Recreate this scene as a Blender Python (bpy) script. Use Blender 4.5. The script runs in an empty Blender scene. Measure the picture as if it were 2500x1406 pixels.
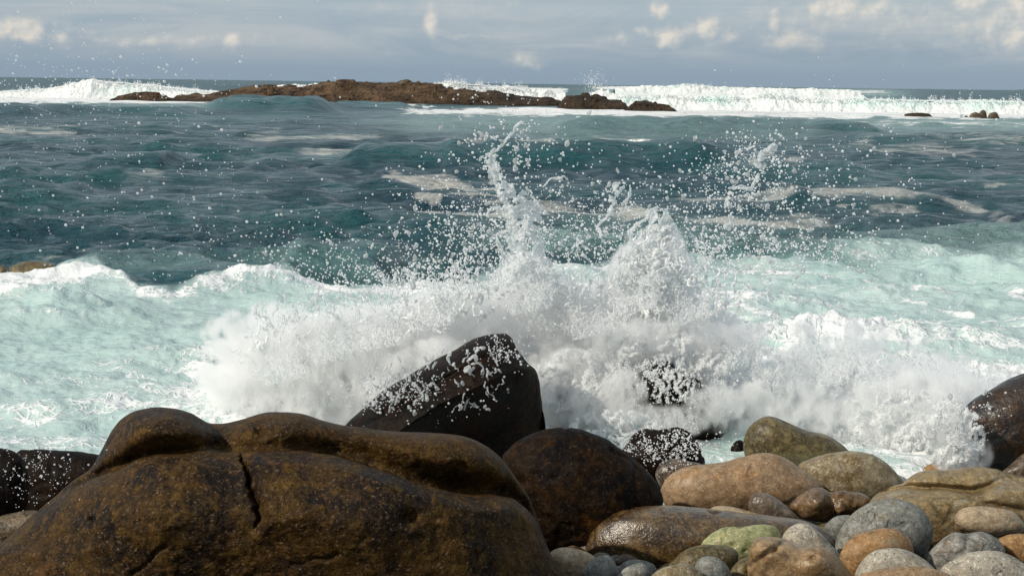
import bpy, math, random
import numpy as np
from mathutils import Vector, Matrix

# ------------------------------------------------------------------ camera, sky, sun, exposure
sc = bpy.context.scene
COL = sc.collection
FPX = 3434.0                      # focal length in photograph pixels (2500 wide)
CAM_H = 4.0
PITCH = math.radians(8.27)
ROLL = math.radians(0.74)
SUN_DIR = np.array([-0.72, -0.44, 0.58]); SUN_DIR /= np.linalg.norm(SUN_DIR)   # towards the sun
SUN_EL = math.asin(SUN_DIR[2])
SUN_AZ = math.atan2(SUN_DIR[0], SUN_DIR[1])

fwd = np.array([0, math.cos(PITCH), -math.sin(PITCH)])
r0 = np.array([1.0, 0, 0]); u0 = np.cross(r0, fwd)
right = math.cos(ROLL) * r0 + math.sin(ROLL) * u0
up = math.cos(ROLL) * u0 - math.sin(ROLL) * r0
CAM = np.array([0, 0, CAM_H])

cd = bpy.data.cameras.new('camera'); cam = bpy.data.objects.new('camera', cd); COL.objects.link(cam)
cd.sensor_width = 36.0; cd.lens = 36.0 * FPX / 2500.0
cd.clip_start = 0.1; cd.clip_end = 40000
M = Matrix(((right[0], up[0], -fwd[0], 0), (right[1], up[1], -fwd[1], 0), (right[2], up[2], -fwd[2], CAM_H), (0, 0, 0, 1)))
cam.matrix_world = M
sc.camera = cam

sun_d = bpy.data.lights.new('sun', 'SUN'); sun_d.energy = 3.3; sun_d.angle = math.radians(0.6); sun_d.color = (1.0, 0.915, 0.78)
sun = bpy.data.objects.new('sun', sun_d); COL.objects.link(sun)
sun.rotation_euler = Vector((-SUN_DIR[0], -SUN_DIR[1], -SUN_DIR[2])).to_track_quat('-Z', 'Y').to_euler()

sc.view_settings.view_transform = 'Standard'; sc.view_settings.look = 'None'
sc.view_settings.exposure = 0.08; sc.view_settings.gamma = 1; sc.view_settings.use_curve_mapping = False
sc.render.engine = 'CYCLES'
sc.cycles.max_bounces = 14; sc.cycles.diffuse_bounces = 8; sc.cycles.glossy_bounces = 3
sc.cycles.volume_bounces = 10; sc.cycles.volume_step_rate = 2.0; sc.cycles.volume_max_steps = 64; sc.cycles.transmission_bounces = 6; sc.cycles.transparent_max_bounces = 8
sc.cycles.caustics_reflective = False; sc.cycles.caustics_refractive = False
sc.cycles.use_denoising = True
try:
    sc.cycles.denoiser = 'OPENIMAGEDENOISE'; sc.cycles.denoising_input_passes = 'RGB_ALBEDO_NORMAL'; sc.cycles.denoising_prefilter = 'ACCURATE'
except Exception:
    pass


def ray(px, py):
    d = fwd[None] * FPX + right[None] * (np.atleast_1d(px)[:, None] - 1250.0) - up[None] * (np.atleast_1d(py)[:, None] - 703.0)
    return d / np.linalg.norm(d, axis=1)[:, None]


def at(px, py, D):
    """point of the world seen at photograph pixel (px, py), D metres out along +Y"""
    r = ray(px, py)
    return CAM[None] + r * (np.atleast_1d(D)[:, None] / r[:, 1:2])


def project(P):
    q = P - CAM[None]
    z = q @ fwd
    return 1250 + FPX * (q @ right) / z, 703 - FPX * (q @ up) / z


def sea_dist(px, py, z=0.0):
    r = ray(px, py)
    return (z - CAM_H) / r[:, 2] * r[:, 1]


# ------------------------------------------------------------------ node expression helper
class V:
    def __init__(s, nt, sock): s.nt = nt; s.k = sock
    def _m(s, op, *o, clamp=False):
        n = s.nt.nodes.new('ShaderNodeMath'); n.operation = op; n.use_clamp = clamp
        for i, x in enumerate((s,) + o):
            if isinstance(x, V): s.nt.links.new(x.k, n.inputs[i])
            else: n.inputs[i].default_value = x
        return V(s.nt, n.outputs[0])
    def __add__(s, o): return s._m('ADD', o)
    __radd__ = __add__
    def __sub__(s, o): return s._m('SUBTRACT', o)
    def __rsub__(s, o): return (s * -1.0) + o
    def __mul__(s, o): return s._m('MULTIPLY', o)
    __rmul__ = __mul__
    def __truediv__(s, o): return s._m('DIVIDE', o)
    def pow(s, o): return s._m('POWER', o)
    def max(s, o): return s._m('MAXIMUM', o)
    def min(s, o): return s._m('MINIMUM', o)
    def abs(s): return s._m('ABSOLUTE')
    def clamp(s): return s._m('ADD', 0.0, clamp=True)
    def step(s, a, b):
        n = s.nt.nodes.new('ShaderNodeMapRange'); n.interpolation_type = 'SMOOTHSTEP'
        s.nt.links.new(s.k, n.inputs[0])
        for i, x in ((1, a), (2, b)):
            if isinstance(x, V): s.nt.links.new(x.k, n.inputs[i])
            else: n.inputs[i].default_value = x
        return V(s.nt, n.outputs[0])


def noise(nt, vec, scale, detail=4, rough=0.55, dist=0.0, out=0, dim='3D'):
    n = nt.nodes.new('ShaderNodeTexNoise'); n.noise_dimensions = dim
    n.inputs['Scale'].default_value = scale; n.inputs['Detail'].default_value = detail
    n.inputs['Roughness'].default_value = rough; n.inputs['Distortion'].default_value = dist
    nt.links.new(vec, n.inputs['Vector'])
    return V(nt, n.outputs[out])


def voro(nt, vec, scale, feature='F1', rnd=1.0):
    n = nt.nodes.new('ShaderNodeTexVoronoi'); n.feature = feature
    n.inputs['Scale'].default_value = scale; n.inputs['Randomness'].default_value = rnd
    nt.links.new(vec, n.inputs['Vector'])
    return n


def mixc(nt, f, a, b):
    n = nt.nodes.new('ShaderNodeMix'); n.data_type = 'RGBA'
    if isinstance(f, V): nt.links.new(f.k, n.inputs[0])
    else: n.inputs[0].default_value = f
    for i, x in ((6, a), (7, b)):
        if isinstance(x, (tuple, list)): n.inputs[i].default_value = (*x[:3], 1)
        else: nt.links.new(x, n.inputs[i])
    return n.outputs[2]


def vmul(nt, vec, xyz, add=(0, 0, 0)):
    n = nt.nodes.new('ShaderNodeMapping'); n.inputs['Scale'].default_value = xyz; n.inputs['Location'].default_value = add
    nt.links.new(vec, n.inputs['Vector']); return n.outputs[0]


def vadd(nt, a, b):
    n = nt.nodes.new('ShaderNodeVectorMath'); n.operation = 'ADD'
    nt.links.new(a, n.inputs[0]); nt.links.new(b, n.inputs[1]); return n.outputs[0]


def vscale(nt, a, f):
    n = nt.nodes.new('ShaderNodeVectorMath'); n.operation = 'SCALE'
    nt.links.new(a, n.inputs[0]); n.inputs['Scale'].default_value = f; return n.outputs[0]


def warp(nt, vec, scale, amt, detail=3):
    n = nt.nodes.new('ShaderNodeTexNoise'); n.inputs['Scale'].default_value = scale; n.inputs['Detail'].default_value = detail
    nt.links.new(vec, n.inputs['Vector'])
    s = nt.nodes.new('ShaderNodeVectorMath'); s.operation = 'SUBTRACT'; s.inputs[1].default_value = (0.5, 0.5, 0.5)
    nt.links.new(n.outputs['Color'], s.inputs[0])
    return vadd(nt, vec, vscale(nt, s.outputs[0], amt))


def attr(nt, name):
    n = nt.nodes.new('ShaderNodeAttribute'); n.attribute_name = name; return V(nt, n.outputs['Fac'])


def new_mat(name):
    m = bpy.data.materials.new(name); m.use_nodes = True; nt = m.node_tree
    for n in list(nt.nodes): nt.nodes.remove(n)
    out = nt.nodes.new('ShaderNodeOutputMaterial'); b = nt.nodes.new('ShaderNodeBsdfPrincipled')
    nt.links.new(b.outputs[0], out.inputs[0])
    return m, nt, b, out


def bump(nt, h, strength, dist, prev=None):
    n = nt.nodes.new('ShaderNodeBump'); n.inputs['Distance'].default_value = dist
    if isinstance(strength, V): nt.links.new(strength.k, n.inputs['Strength'])
    else: n.inputs['Strength'].default_value = strength
    nt.links.new(h.k, n.inputs['Height'])
    if prev is not None: nt.links.new(prev, n.inputs['Normal'])
    return n.outputs[0]


# ------------------------------------------------------------------ sky (world)
w = bpy.data.worlds.new('World'); sc.world = w; w.use_nodes = True
nt = w.node_tree
for n in list(nt.nodes): nt.nodes.remove(n)
wo = nt.nodes.new('ShaderNodeOutputWorld'); bg = nt.nodes.new('ShaderNodeBackground'); bg2 = nt.nodes.new('ShaderNodeBackground')
mx = nt.nodes.new('ShaderNodeMixShader')
sky = nt.nodes.new('ShaderNodeTexSky'); sky.sky_type = 'NISHITA'; sky.sun_disc = False
sky.sun_elevation = SUN_EL; sky.sun_rotation = SUN_AZ; sky.air_density = 1.0; sky.dust_density = 1.0
nt.links.new(sky.outputs[0], bg.inputs[0]); bg.inputs[1].default_value = 0.06
tc = nt.nodes.new('ShaderNodeTexCoord'); sp = nt.nodes.new('ShaderNodeSeparateXYZ'); nt.links.new(tc.outputs['Generated'], sp.inputs[0])
X, Y, Z = (V(nt, sp.outputs[i]) for i in range(3))
az = X._m('ARCTAN2', Y); el = Z._m('ARCSINE')
cb = nt.nodes.new('ShaderNodeCombineXYZ'); nt.links.new(az.k, cb.inputs[0]); nt.links.new((el * 1.0).k, cb.inputs[1])
p = cb.outputs[0]
# layered high veil
veil = noise(nt, vmul(nt, p, (9, 34, 1)), 1.0, 6, 0.62, 0.8)
streak = noise(nt, vmul(nt, p, (3, 90, 1), (3, 1, 0)), 1.0, 4, 0.6, 0.3)
low = el.step(0.0, 0.075)
base = mixc(nt, low, (0.27, 0.36, 0.455), (0.43, 0.51, 0.565))
base = mixc(nt, veil.step(0.36, 0.64) * 0.65 * el.step(0.008, 0.03), base, (0.52, 0.55, 0.57))
base = mixc(nt, streak.step(0.42, 0.62) * 0.28 * el.step(0.008, 0.02), base, (0.30, 0.39, 0.475))
# cumulus heads low over the horizon
puffs = [(2120, 40, 330, 50, .38), (1690, 75, 190, 36, .34), (380, 95, 330, 18, .36), (2440, 60, 120, 70, .5), (1100, 20, 300, 24, .28), (20, 70, 40, 22, .85), (62, 82, 28, 24, .9), (150, 85, 45, 30, .45), (270, 95, 60, 14, .42), (370, 100, 55, 16, .45), (470, 102, 50, 18, .5),
         (566, 104, 22, 22, .6), (712, 102, 20, 14, .22), (1058, 52, 20, 48, .65), (1140, 95, 60, 7, .35), (1285, 145, 60, 20, .45),
         (960, 130, 40, 16, .22), (1602, 18, 22, 20, .8), (1632, 88, 36, 34, .75), (1570, 80, 26, 16, .5), (1520, 95, 26, 22, .45), (1470, 105, 24, 14, .35),
         (1728, 66, 26, 34, .75), (1775, 90, 40, 20, .45), (1888, 45, 18, 28, .65), (1930, 95, 90, 26, .6), (2040, 15, 60, 26, .8), (2140, 25, 80, 30, .5),
         (2150, 60, 45, 18, .45), (2365, 8, 40, 22, .8), (2490, 15, 30, 40, .8), (2480, 95, 45, 30, .7), (2420, 70, 40, 40, .35)]
dens = None
wp = warp(nt, p, 42.0, 0.018, 5)
spw = nt.nodes.new('ShaderNodeSeparateXYZ'); nt.links.new(wp, spw.inputs[0]); AX, EL = V(nt, spw.outputs[0]), V(nt, spw.outputs[1])
for (cx, cy, sx, sy, a) in puffs:
    d = ray(cx, cy)[0]; a0 = math.atan2(d[0], d[1]); e0 = math.asin(d[2])
    g = ((AX - a0) * (FPX / sx)).pow(2.0) + ((EL - e0) * (FPX / sy)).pow(2.0)
    g = (g * -0.8)._m('EXPONENT') * a
    dens = g if dens is None else dens.max(g)
n1 = noise(nt, vmul(nt, p, (1, 1.2, 1)), 70, 5, 0.5)
n2 = noise(nt, vmul(nt, p, (1, 1.2, 1), (0.003, -0.002, 0)), 70, 4, 0.45)
cl = (dens + (n1 - 0.5) * 1.1 * dens._m('SQRT')).step(0.10, 0.75)
lit = ((n1 - n2) * 2.6 + 0.55 + (dens - 0.4) * 0.5).clamp()
ccol = mixc(nt, lit, (0.48, 0.52, 0.54), (0.80, 0.745, 0.66))
base = mixc(nt, cl * 0.88, base, ccol)
# grey bank at the right
d = ray(2150, 128)[0]; a0 = math.atan2(d[0], d[1]); e0 = math.asin(d[2])
g = (((AX - a0) * (FPX / 240.)).pow(2.0) + ((EL - e0) * (FPX / 42.)).pow(2.0)) * -1.0
base = mixc(nt, g._m('EXPONENT') * n1.step(0.3, 0.6) * 0.45, base, (0.26, 0.345, 0.44))
nt.links.new(base, bg2.inputs[0]); bg2.inputs[1].default_value = 1.0
mx.inputs[0].default_value = 0.88
nt.links.new(bg.outputs[0], mx.inputs[1]); nt.links.new(bg2.outputs[0], mx.inputs[2]); nt.links.new(mx.outputs[0], wo.inputs[0])

# ------------------------------------------------------------------ numpy noise
_r = np.random.RandomState(7)
_perm = np.concatenate([_r.permutation(256)] * 3)
_grad = _r.normal(size=(256, 3)); _grad /= np.linalg.norm(_grad, axis=1)[:, None]


def gnoise(x, y, z):
    xi, yi, zi = np.floor(x).astype(np.int64), np.floor(y).astype(np.int64), np.floor(z).astype(np.int64)
    xf, yf, zf = x - xi, y - yi, z - zi
    xi &= 255; yi &= 255; zi &= 255
    u, v, ww = (t * t * t * (t * (t * 6 - 15) + 10) for t in (xf, yf, zf))
    tot = 0
    for dx in (0, 1):
        for dy in (0, 1):
            for dz in (0, 1):
                h = _perm[_perm[_perm[xi + dx] + yi + dy] + zi + dz]
                g = _grad[h]
                dot = g[..., 0] * (xf - dx) + g[..., 1] * (yf - dy) + g[..., 2] * (zf - dz)
                tot = tot + dot * (u if dx else 1 - u) * (v if dy else 1 - v) * (ww if dz else 1 - ww)
    return tot * 1.6


def fbm(P, scale=1.0, octs=4, gain=0.5, seed=0.0, ridged=False):
    x, y, z = (P[..., i] * scale + seed * (17.3 + 5.1 * i) for i in range(3))
    a, t, s = 1.0, 0, 0
    for o in range(octs):
        n = gnoise(x, y, z)
        if ridged: n = 1 - 2 * np.abs(n)
        t = t + a * n; s += a; a *= gain
        x, y, z = x * 2.03 + 11.1, y * 2.03 + 3.7, z * 2.03 + 7.9
    return t / s


def gnoise2(x, y):
    xi, yi = np.floor(x).astype(np.int32), np.floor(y).astype(np.int32)
    xf, yf = (x - xi).astype(np.float32), (y - yi).astype(np.float32)
    xi &= 255; yi &= 255
    u = xf * xf * xf * (xf * (xf * 6 - 15) + 10); v = yf * yf * yf * (yf * (yf * 6 - 15) + 10)
    def cor(dx, dy):
        a = _ang[_perm[_perm[xi + dx] + yi + dy]]
        return a[..., 0] * (xf - dx) + a[..., 1] * (yf - dy)
    a = cor(0, 0); b = cor(1, 0); c = cor(0, 1); d = cor(1, 1)
    a = a + u * (b - a); c = c + u * (d - c)
    return (a + v * (c - a)) * 1.5


_th = _r.uniform(0, 6.2832, 256); _ang = np.stack([np.cos(_th), np.sin(_th)], -1).astype(np.float32)


def f2(x, y, scale=1.0, octs=4, gain=0.5, seed=0.0, ridged=False):
    x = x * scale + seed * 17.3; y = y * scale + seed * 22.4
    a, t, s = 1.0, 0, 0
    for o in range(octs):
        n = gnoise2(x, y)
        if ridged: n = 1 - 2 * np.abs(n)
        t = t + a * n; s += a; a *= gain
        x, y = x * 1.6 + y * 1.2 + 11.1, y * 1.6 - x * 1.2 + 3.7
    return t / s


def sstep(x, a, b):
    t = np.clip((x - a) / (b - a), 0, 1); return t * t * (3 - 2 * t)


# ------------------------------------------------------------------ object helpers
def mesh_np(name, verts, quads, attrs=None, smooth=True):
    me = bpy.data.meshes.new(name)
    nv, nf = len(verts), len(quads)
    me.vertices.add(nv); me.vertices.foreach_set('co', np.ascontiguousarray(verts, dtype=np.float32).ravel())
    k = quads.shape[1] if nf else 4
    if nf:
        me.loops.add(nf * k); me.loops.foreach_set('vertex_index', np.ascontiguousarray(quads, dtype=np.int32).ravel())
        me.polygons.add(nf); me.polygons.foreach_set('loop_start', np.arange(nf, dtype=np.int32) * k)
        me.polygons.foreach_set('use_smooth', np.full(nf, smooth))
    me.update(calc_edges=True)
    for a, val in (attrs or {}).items():
        at_ = me.attributes.new(a, 'FLOAT', 'POINT'); at_.data.foreach_set('value', np.ascontiguousarray(val, dtype=np.float32).ravel())
    return me


def link(name, me, mat=None, parent=None, loc=None, **props):
    o = bpy.data.objects.new(name, me); COL.objects.link(o)
    if mat is not None and me is not None: me.materials.append(mat)
    if parent is not None: o.parent = parent
    if loc is not None: o.location = loc
    for k, v in props.items(): o[k] = v
    return o


def grid_quads(nr, nc, wrap=False):
    i = np.arange(nr - 1)[:, None]; j = np.arange(nc if wrap else nc - 1)[None]
    j2 = (j + 1) % nc
    a = i * nc + j; b = i * nc + j2; c = (i + 1) * nc + j2; d = (i + 1) * nc + j
    return np.stack([a, b, c, d], -1).reshape(-1, 4)


# ------------------------------------------------------------------ SEA
rows = [10.5]
while rows[-1] < 9000:
    r_ = rows[-1]
    rows.append(r_ + (max(0.018, min(r_ * r_ * 1.75e-4, 0.0082 * r_)) if r_ < 550 else 0.035 * r_))
rows = np.array(rows)
ca = np.radians(np.concatenate([np.linspace(-60, -25.5, 24)[:-1], np.linspace(-25.5, 25.5, 780), np.linspace(25.5, 60, 24)[1:]]))
RR, AA = np.meshgrid(rows, ca, indexing='ij')
gx, gy = RR * np.tan(AA) , RR.copy()
P0 = np.stack([gx, gy, np.zeros_like(gx)], -1)
ppx, ppy = project(P0.reshape(-1, 3)); ppx = ppx.reshape(gx.shape); ppy = ppy.reshape(gx.shape)

rs = np.random.RandomState(3)
Zs = np.zeros_like(gx); DX = np.zeros_like(gx); DY = np.zeros_like(gx)
spacing = np.maximum(np.gradient(rows)[:, None], RR * 0.0012)
envn = f2(gx, gy, 0.035, 3, seed=4); envn2 = f2(gx, gy, 0.11, 3, seed=9)
deepz = sstep(RR, 22, 34)
for i in range(70):
    lam = 0.55 * (26 / 0.55) ** (i / 69.0)
    th = rs.normal(0, 0.55 if lam < 8 else 0.3) - math.pi / 2
    k = 2 * math.pi / lam; kx, ky = k * math.cos(th), k * math.sin(th)
    amp = 0.0150 * min(lam, 3.0) ** 0.50 * (lam / 3.0 if lam > 3 else 1) ** -0.10 * rs.uniform(0.6, 1.3)
    ph = rs.uniform(0, 6.28)
    att = sstep(lam / spacing, 2.0, 3.6)
    e = 1 + 1.1 * (envn2 if lam < 5 else envn)
    phs = kx * gx + ky * gy + ph + (2.5 * envn if lam < 10 else 0)
    A = amp * att * e
    Zs += A * np.sin(phs); c = np.cos(phs) * A * 0.7
    DX += c * math.cos(th); DY += c * math.sin(th)
Zs *= 0.35 + 0.65 * deepz; DX *= deepz; DY *= deepz

foam = np.zeros_like(gx); aer = np.zeros_like(gx); teal = np.zeros_like(gx); smear = np.zeros_like(gx)


def ridge(px0, px1, py, h, wf, wb, taper=0.3, slant=0.0, zoff=True, var=0.25, seed=0):
    """a swell whose crest is seen at row py between columns px0..px1"""
    pxm = (px0 + px1) / 2
    d = sea_dist(pxm, py + slant * 0, h * 0.9)[0]
    cx = at(pxm, py, d)[0, 0]
    half = (px1 - px0) / 2 * d / FPX
    line = d + slant * (gx - cx) + 0.06 * d ** 0.5 * f2(gx, gy, 0.12, 2, seed=seed + 3) * 4
    t = gy - line
    across = np.where(t < 0, np.exp(-(t / wf) ** 2), np.exp(-(t / wb) ** 2))
    q = np.abs(gx - cx) / half
    along = 1 - sstep(q, 1 - taper, 1 + taper)
    return h * across * along * (1 + var * f2(gx, gy, 0.25, 3, seed=seed)), t, along


ZR = np.zeros_like(gx)
for (a, b, py, h, wf, wb, sl, tl, fm, sd) in [
    (1150, 1780, 348, 1.25, 2.8, 6, 0.02, 0.15, 0.0, 1), (850, 1140, 356, 1.0, 2.6, 6, -0.05, 0.0, 0.0, 2),
    (520, 800, 240, 1.9, 9, 16, 0.03, 1.0, 0.0, 3), (820, 1000, 252, 1.0, 8, 12, 0.0, 0.7, 0.0, 4),
    (1380, 1760, 290, 1.3, 7, 14, 0.0, .8, 0, 5), (1760, 2120, 296, 1.2, 7, 14, -0.02, .8, 0, 6), (2050, 2600, 330, 0.8, 5, 10, 0, .3, 0, 7),
    (-200, 130, 255, 1.2, 7, 12, 0, .8, 0, 8), (180, 470, 262, 0.9, 6, 10, 0, .6, 0, 9),
    (700, 960, 618, 0.42, 1.3, 2.2, 0.12, .9, 0.0, 10), (-100, 180, 470, 0.35, 2, 3, 0, .2, 0, 11), 
    (1900, 2300, 470, 0.5, 2, 4, 0, .4, 0, 13), (2100, 2600, 560, 0.25, 1.6, 3, 0, .3, 0, 14), (1250, 1700, 590, 0.2, 1.2, 2, 0, .4, 0, 15),
    (150, 700, 640, 0.35, 1.4, 3, -.02, .7, 0, 16), (2000, 2330, 612, 0.14, 1.0, 2, 0, .6, 0, 17), (0, 500, 545, 0.3, 1.6, 2.5, .04, .2, 0, 18),
    (250, 420, 375, .5, 2.6, 4, 0, .4, 0, 19), (1700, 2100, 400, .5, 2.6, 5, 0, .1, 0, 20)]:
    z_, t_, al = ridge(a, b, py, h, wf, wb, slant=sl, seed=sd)
    ZR += z_
    teal = np.maximum(teal, tl * al * np.exp(-((t_ + wf * 0.35) / (wf * 0.8)) ** 2))
# big ocean swell near the horizon so that it is not ruled straight
far = sstep(RR, 250, 600)
ZR += far * (1.3 * np.sin(gy / 42 + gx / 160) + 2.0 * f2(gx, gy, 0.004, 3, seed=2) + 1.0 * f2(gx * .5, gy * 1, 0.02, 3, seed=5))
ZR += far * 4.5 * np.exp(-((AA - math.radians(20.5)) / 0.035) ** 2) * np.exp(-((RR - 900) / 250) ** 2)

# the churned zone near the rocks
yb = np.interp(ppx, [-600, 0, 130, 240, 300, 340, 420, 520, 620, 700, 800, 950, 1100, 1250, 1500, 1700, 1800, 1950, 2200, 2500, 3200],
               [668, 668, 665, 668, 690, 712, 716, 702, 690, 684, 698, 690, 672, 655, 645, 640, 645, 636, 622, 612, 600])
bn = f2(gx * 1, gy * .6, 0.5, 4, seed=12)
rs_w = sstep(ppx, 1500, 1900)
near = sstep(ppy + bn * (24 + 18 * rs_w), yb - 8 - 34 * rs_w, yb + 14 + 30 * rs_w)
# lumps: churned water surface
Pn = P0 * np.array([0.8, 1, 1])
lump = 0.24 * f2(gx * .8, gy, 0.45, 5, 0.55, seed=21) + 0.10 * (f2(gx, gy, 1.3, 4, seed=22, ridged=True)) * 0.6
Zn = near * (lump + 0.03 + 0.05 * f2(gx * .6, gy, 1.1, 4, .6, seed=24, ridged=True) + 0.022 * f2(gx * .6, gy, 4.0, 3, .6, seed=25))
# foamy heap at the left with its rounded lobes
for (px_, py_, h, sx, sy) in [(40, 692, .14, .55, .45), (110, 688, .16, .45, .4), (185, 684, .14, .38, .4), (240, 688, .10, .3, .35), (-60, 700, .15, .7, .6), (150, 765, .32, .9, .5),
                              (620, 712, .28, 1.4, .45), (700, 700, .24, .8, .4), (480, 722, .14, .8, .35), (90, 790, .2, .6, .4), (2050, 690, .16, 1.6, .5), (1930, 668, .14, 1.0, .4), (2150, 700, .16, .5, .3),
                              (1800, 760, .25, 2.4, 1.2), (2300, 740, .2, 1.8, .9), (2080, 850, .4, 2.0, 1.0), (2420, 960, .4, 1.3, .8), (1500, 850, .3, 2.0, 1.0), (600, 900, .25, 1.5, .9), (2500, 640, .12, 1.0, .5),
                              (1750, 640, .18, 1.4, .4)]:
    c_ = at(px_, py_, sea_dist(px_, py_)[0])[0]
    q = ((gx - c_[0]) / sx) ** 2 + ((gy - c_[1]) / sy) ** 2
    Zn += h * np.exp(-q) * (1 + 0.5 * f2(gx, gy, 2.6, 5, .6, seed=31))
# shore wash flattening close to the beach
Zn *= sstep(RR, 11.5, 16) * 0.75 + 0.25
Ztot = Zs + ZR + Zn - 0.8 * (1 - sstep(RR, 13.2, 14.0))

# foam masks (world positions worked out from where the photograph shows foam)
warpx = f2(gx, gy, 0.18, 5, .6, seed=41); warpy = f2(gx, gy, 0.25, 5, .6, seed=43)
wpx = ppx + warpx * 60; wpy = ppy + warpy * np.clip((ppy - 190) * 0.11, 1, 30)


def streak_(x0, y0, x1, y1, th, amp, arr, soft=1.0):
    L2 = (x1 - x0) ** 2 + (y1 - y0) ** 2
    t = np.clip(((wpx - x0) * (x1 - x0) + (wpy - y0) * (y1 - y0)) / L2, 0, 1)
    dx = np.abs(wpx - (x0 + t * (x1 - x0))); dy = np.abs(wpy - (y0 + t * (y1 - y0)))
    d2 = (dy / th) ** 2 + (dx / (th * 5)) ** 2
    np.maximum(arr, amp * np.exp(-d2 * soft), out=arr)


# creamy streaks on the open water
for s_ in [(950, 432, 1080, 447, 9, .95), (1060, 452, 1220, 478, 12, 1.0), (1020, 490, 1240, 494, 5, .85), (985, 512, 1240, 522, 5, .85), (1230, 520, 1560, 528, 12, .75),
           (1300, 508, 1500, 512, 16, .62), (1560, 535, 1960, 548, 17, .72), (1700, 480, 1900, 492, 13, .62), (1950, 492, 2200, 488, 16, .8), (2150, 500, 2390, 508, 12, .66),
           (2060, 515, 2260, 530, 5, .6), (1960, 588, 2300, 612, 7, .66), (2050, 598, 2180, 602, 6, .55), (0, 318, 150, 318, 10, .66), (0, 330, 260, 332, 12, .4), (330, 336, 420, 332, 7, .45), (520, 318, 680, 322, 6, .42),
           (620, 342, 900, 335, 9, .55), (860, 330, 1000, 334, 8, .4), (760, 372, 900, 368, 9, .6), (300, 450, 360, 430, 15, .5), (0, 480, 220, 470, 10, .3), (1130, 352, 1320, 346, 8, .7),
           (1340, 356, 1560, 352, 7, 1.0), (1480, 347, 1640, 361, 10, 1.05), (1620, 360, 1720, 366, 6, .6), (1860, 378, 2000, 398, 7, .62), (2120, 362, 2350, 376, 11, .5), (2200, 356, 2500, 360, 14, .4),
           (2400, 455, 2500, 455, 3, .6), (2390, 530, 2450, 545, 8, .55), (2200, 610, 2300, 620, 6, .8), (0, 610, 200, 620, 12, .4), (660, 625, 700, 635, 7, 1.0), (560, 600, 640, 606, 6, .35), (1480, 400, 1700, 405, 9, .32), (900, 395, 1100, 400, 10, .32), (300, 520, 500, 515, 10, .3), (850, 560, 1100, 565, 10, .3), (2000, 440, 2300, 430, 8, .3)]:
    streak_(*s_, foam)
scum = np.clip(f2(gx * .25, gy, 0.16, 5, .6, seed=61) * 1.4, 0, 1) * sstep(RR, 26, 34) * (1 - sstep(RR, 190, 260))
foam = np.maximum(foam * (1.22 + .4 * f2(gx * .5, gy, .8, 4, seed=62)), .55 * scum)
creamy = foam.copy()
for k in range(26):
    x0 = rs.uniform(1700, 2500); y0 = rs.uniform(625, 860); L_ = rs.uniform(60, 260)
    streak_(x0, y0, x0 + L_, y0 + L_ * rs.uniform(-.12, .22), rs.uniform(3, 8), rs.uniform(.45, .75), smear)
# white water around the islet and the reef
for s_ in [(-100, 244, 480, 245, 9, 1.0), (420, 240, 660, 236, 5, .9), (640, 238, 700, 243, 4, .9), (750, 244, 960, 244, 6, 1.0), (930, 252, 1040, 262, 4, .8), (1030, 272, 1300, 274, 5, .8),
           (1150, 272, 1500, 268, 6, .95), (1300, 275, 1900, 278, 9, 1.1), (1500, 262, 2500, 270, 12, 1.1), (1900, 283, 2600, 284, 7, 1.05), (1000, 275, 1350, 283, 6, .55), (1100, 222, 1350, 226, 8, .9), (560, 205, 690, 206, 2, .3),
           (1480, 218, 1800, 218, 5, .9), (1750, 225, 2150, 228, 6, .55), (1950, 228, 2060, 236, 6, .6), (2100, 300, 2500, 305, 9, .5), (-50, 270, 260, 272, 6, .55), (0, 225, 130, 228, 2, .5)]:
    streak_(*s_, foam, 0.8)
for s_ in [(1050, 300, 2600, 305, 26, .42), (1300, 330, 1950, 335, 14, .25), (-100, 262, 500, 262, 10, .4), (1500, 228, 2150, 232, 14, .5), (1700, 600, 2600, 598, 18, .35), (1300, 590, 1750, 600, 26, .5),
           (650, 600, 980, 650, 20, .3), (200, 660, 900, 672, 14, .22), (1500, 540, 1900, 560, 30, .2)]:
    streak_(*s_, aer)
# foam lying on the churned zone
fn = 0.5 + 0.5 * f2(gx * .6, gy * 1, 0.9, 5, 0.55, seed=51)
edge = np.exp(-((ppy - yb - 10) / 16.0) ** 2)
fnear = 0.30 + (0.36 - .16 * rs_w) * edge + 0.25 * sstep(Zn, 0.15, 0.55)
fnear += 0.40 * np.exp(-((ppx - 90) / 210.0) ** 2 - ((ppy - 690) / 34.0) ** 2)
fnear += 0.28 * np.exp(-((ppx - 850) / 420.0) ** 2 - ((ppy - 930) / 150.0) ** 2)
fnear += 0.28 * np.exp(-((ppx - 1500) / 420.0) ** 2 - ((ppy - 880) / 170.0) ** 2)
fnear += 0.24 * np.exp(-((ppx - 2300) / 420.0) ** 2 - ((ppy - 1010) / 150.0) ** 2)
fnear += 0.12 * sstep(ppy, 820, 1000)
fnear -= 0.22 * np.exp(-((ppx - 1680) / 110.0) ** 2 - ((ppy - 1000) / 70.0) ** 2)
fnear -= 0.10 * np.exp(-((ppx - 400) / 330.0) ** 2 - ((ppy - 830) / 60.0) ** 2)
foam = np.where(near > 0, np.maximum(foam * (1 - near), near * fnear), foam)
foam = np.maximum(foam, 0.40 * edge * near * (1 - .4 * rs_w)) * (1 - .35 * near * edge * sstep(f2(gx, gy, .9, 4, .6, seed=71), -.1, .4))
foam = np.maximum(foam, smear * near)
aer = np.maximum(aer, near * (0.86 + 0.2 * bn))
aer *= 1 - 0.35 * np.exp(-((ppx - 1680) / 120.0) ** 2 - ((ppy - 1000) / 60.0) ** 2)
teal = np.clip(np.maximum(teal, sstep(Zs + ZR, 0.12, 0.5) * 0.25 * sstep(RR, 25, 40) * (1 - far)), 0, 1)
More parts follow.
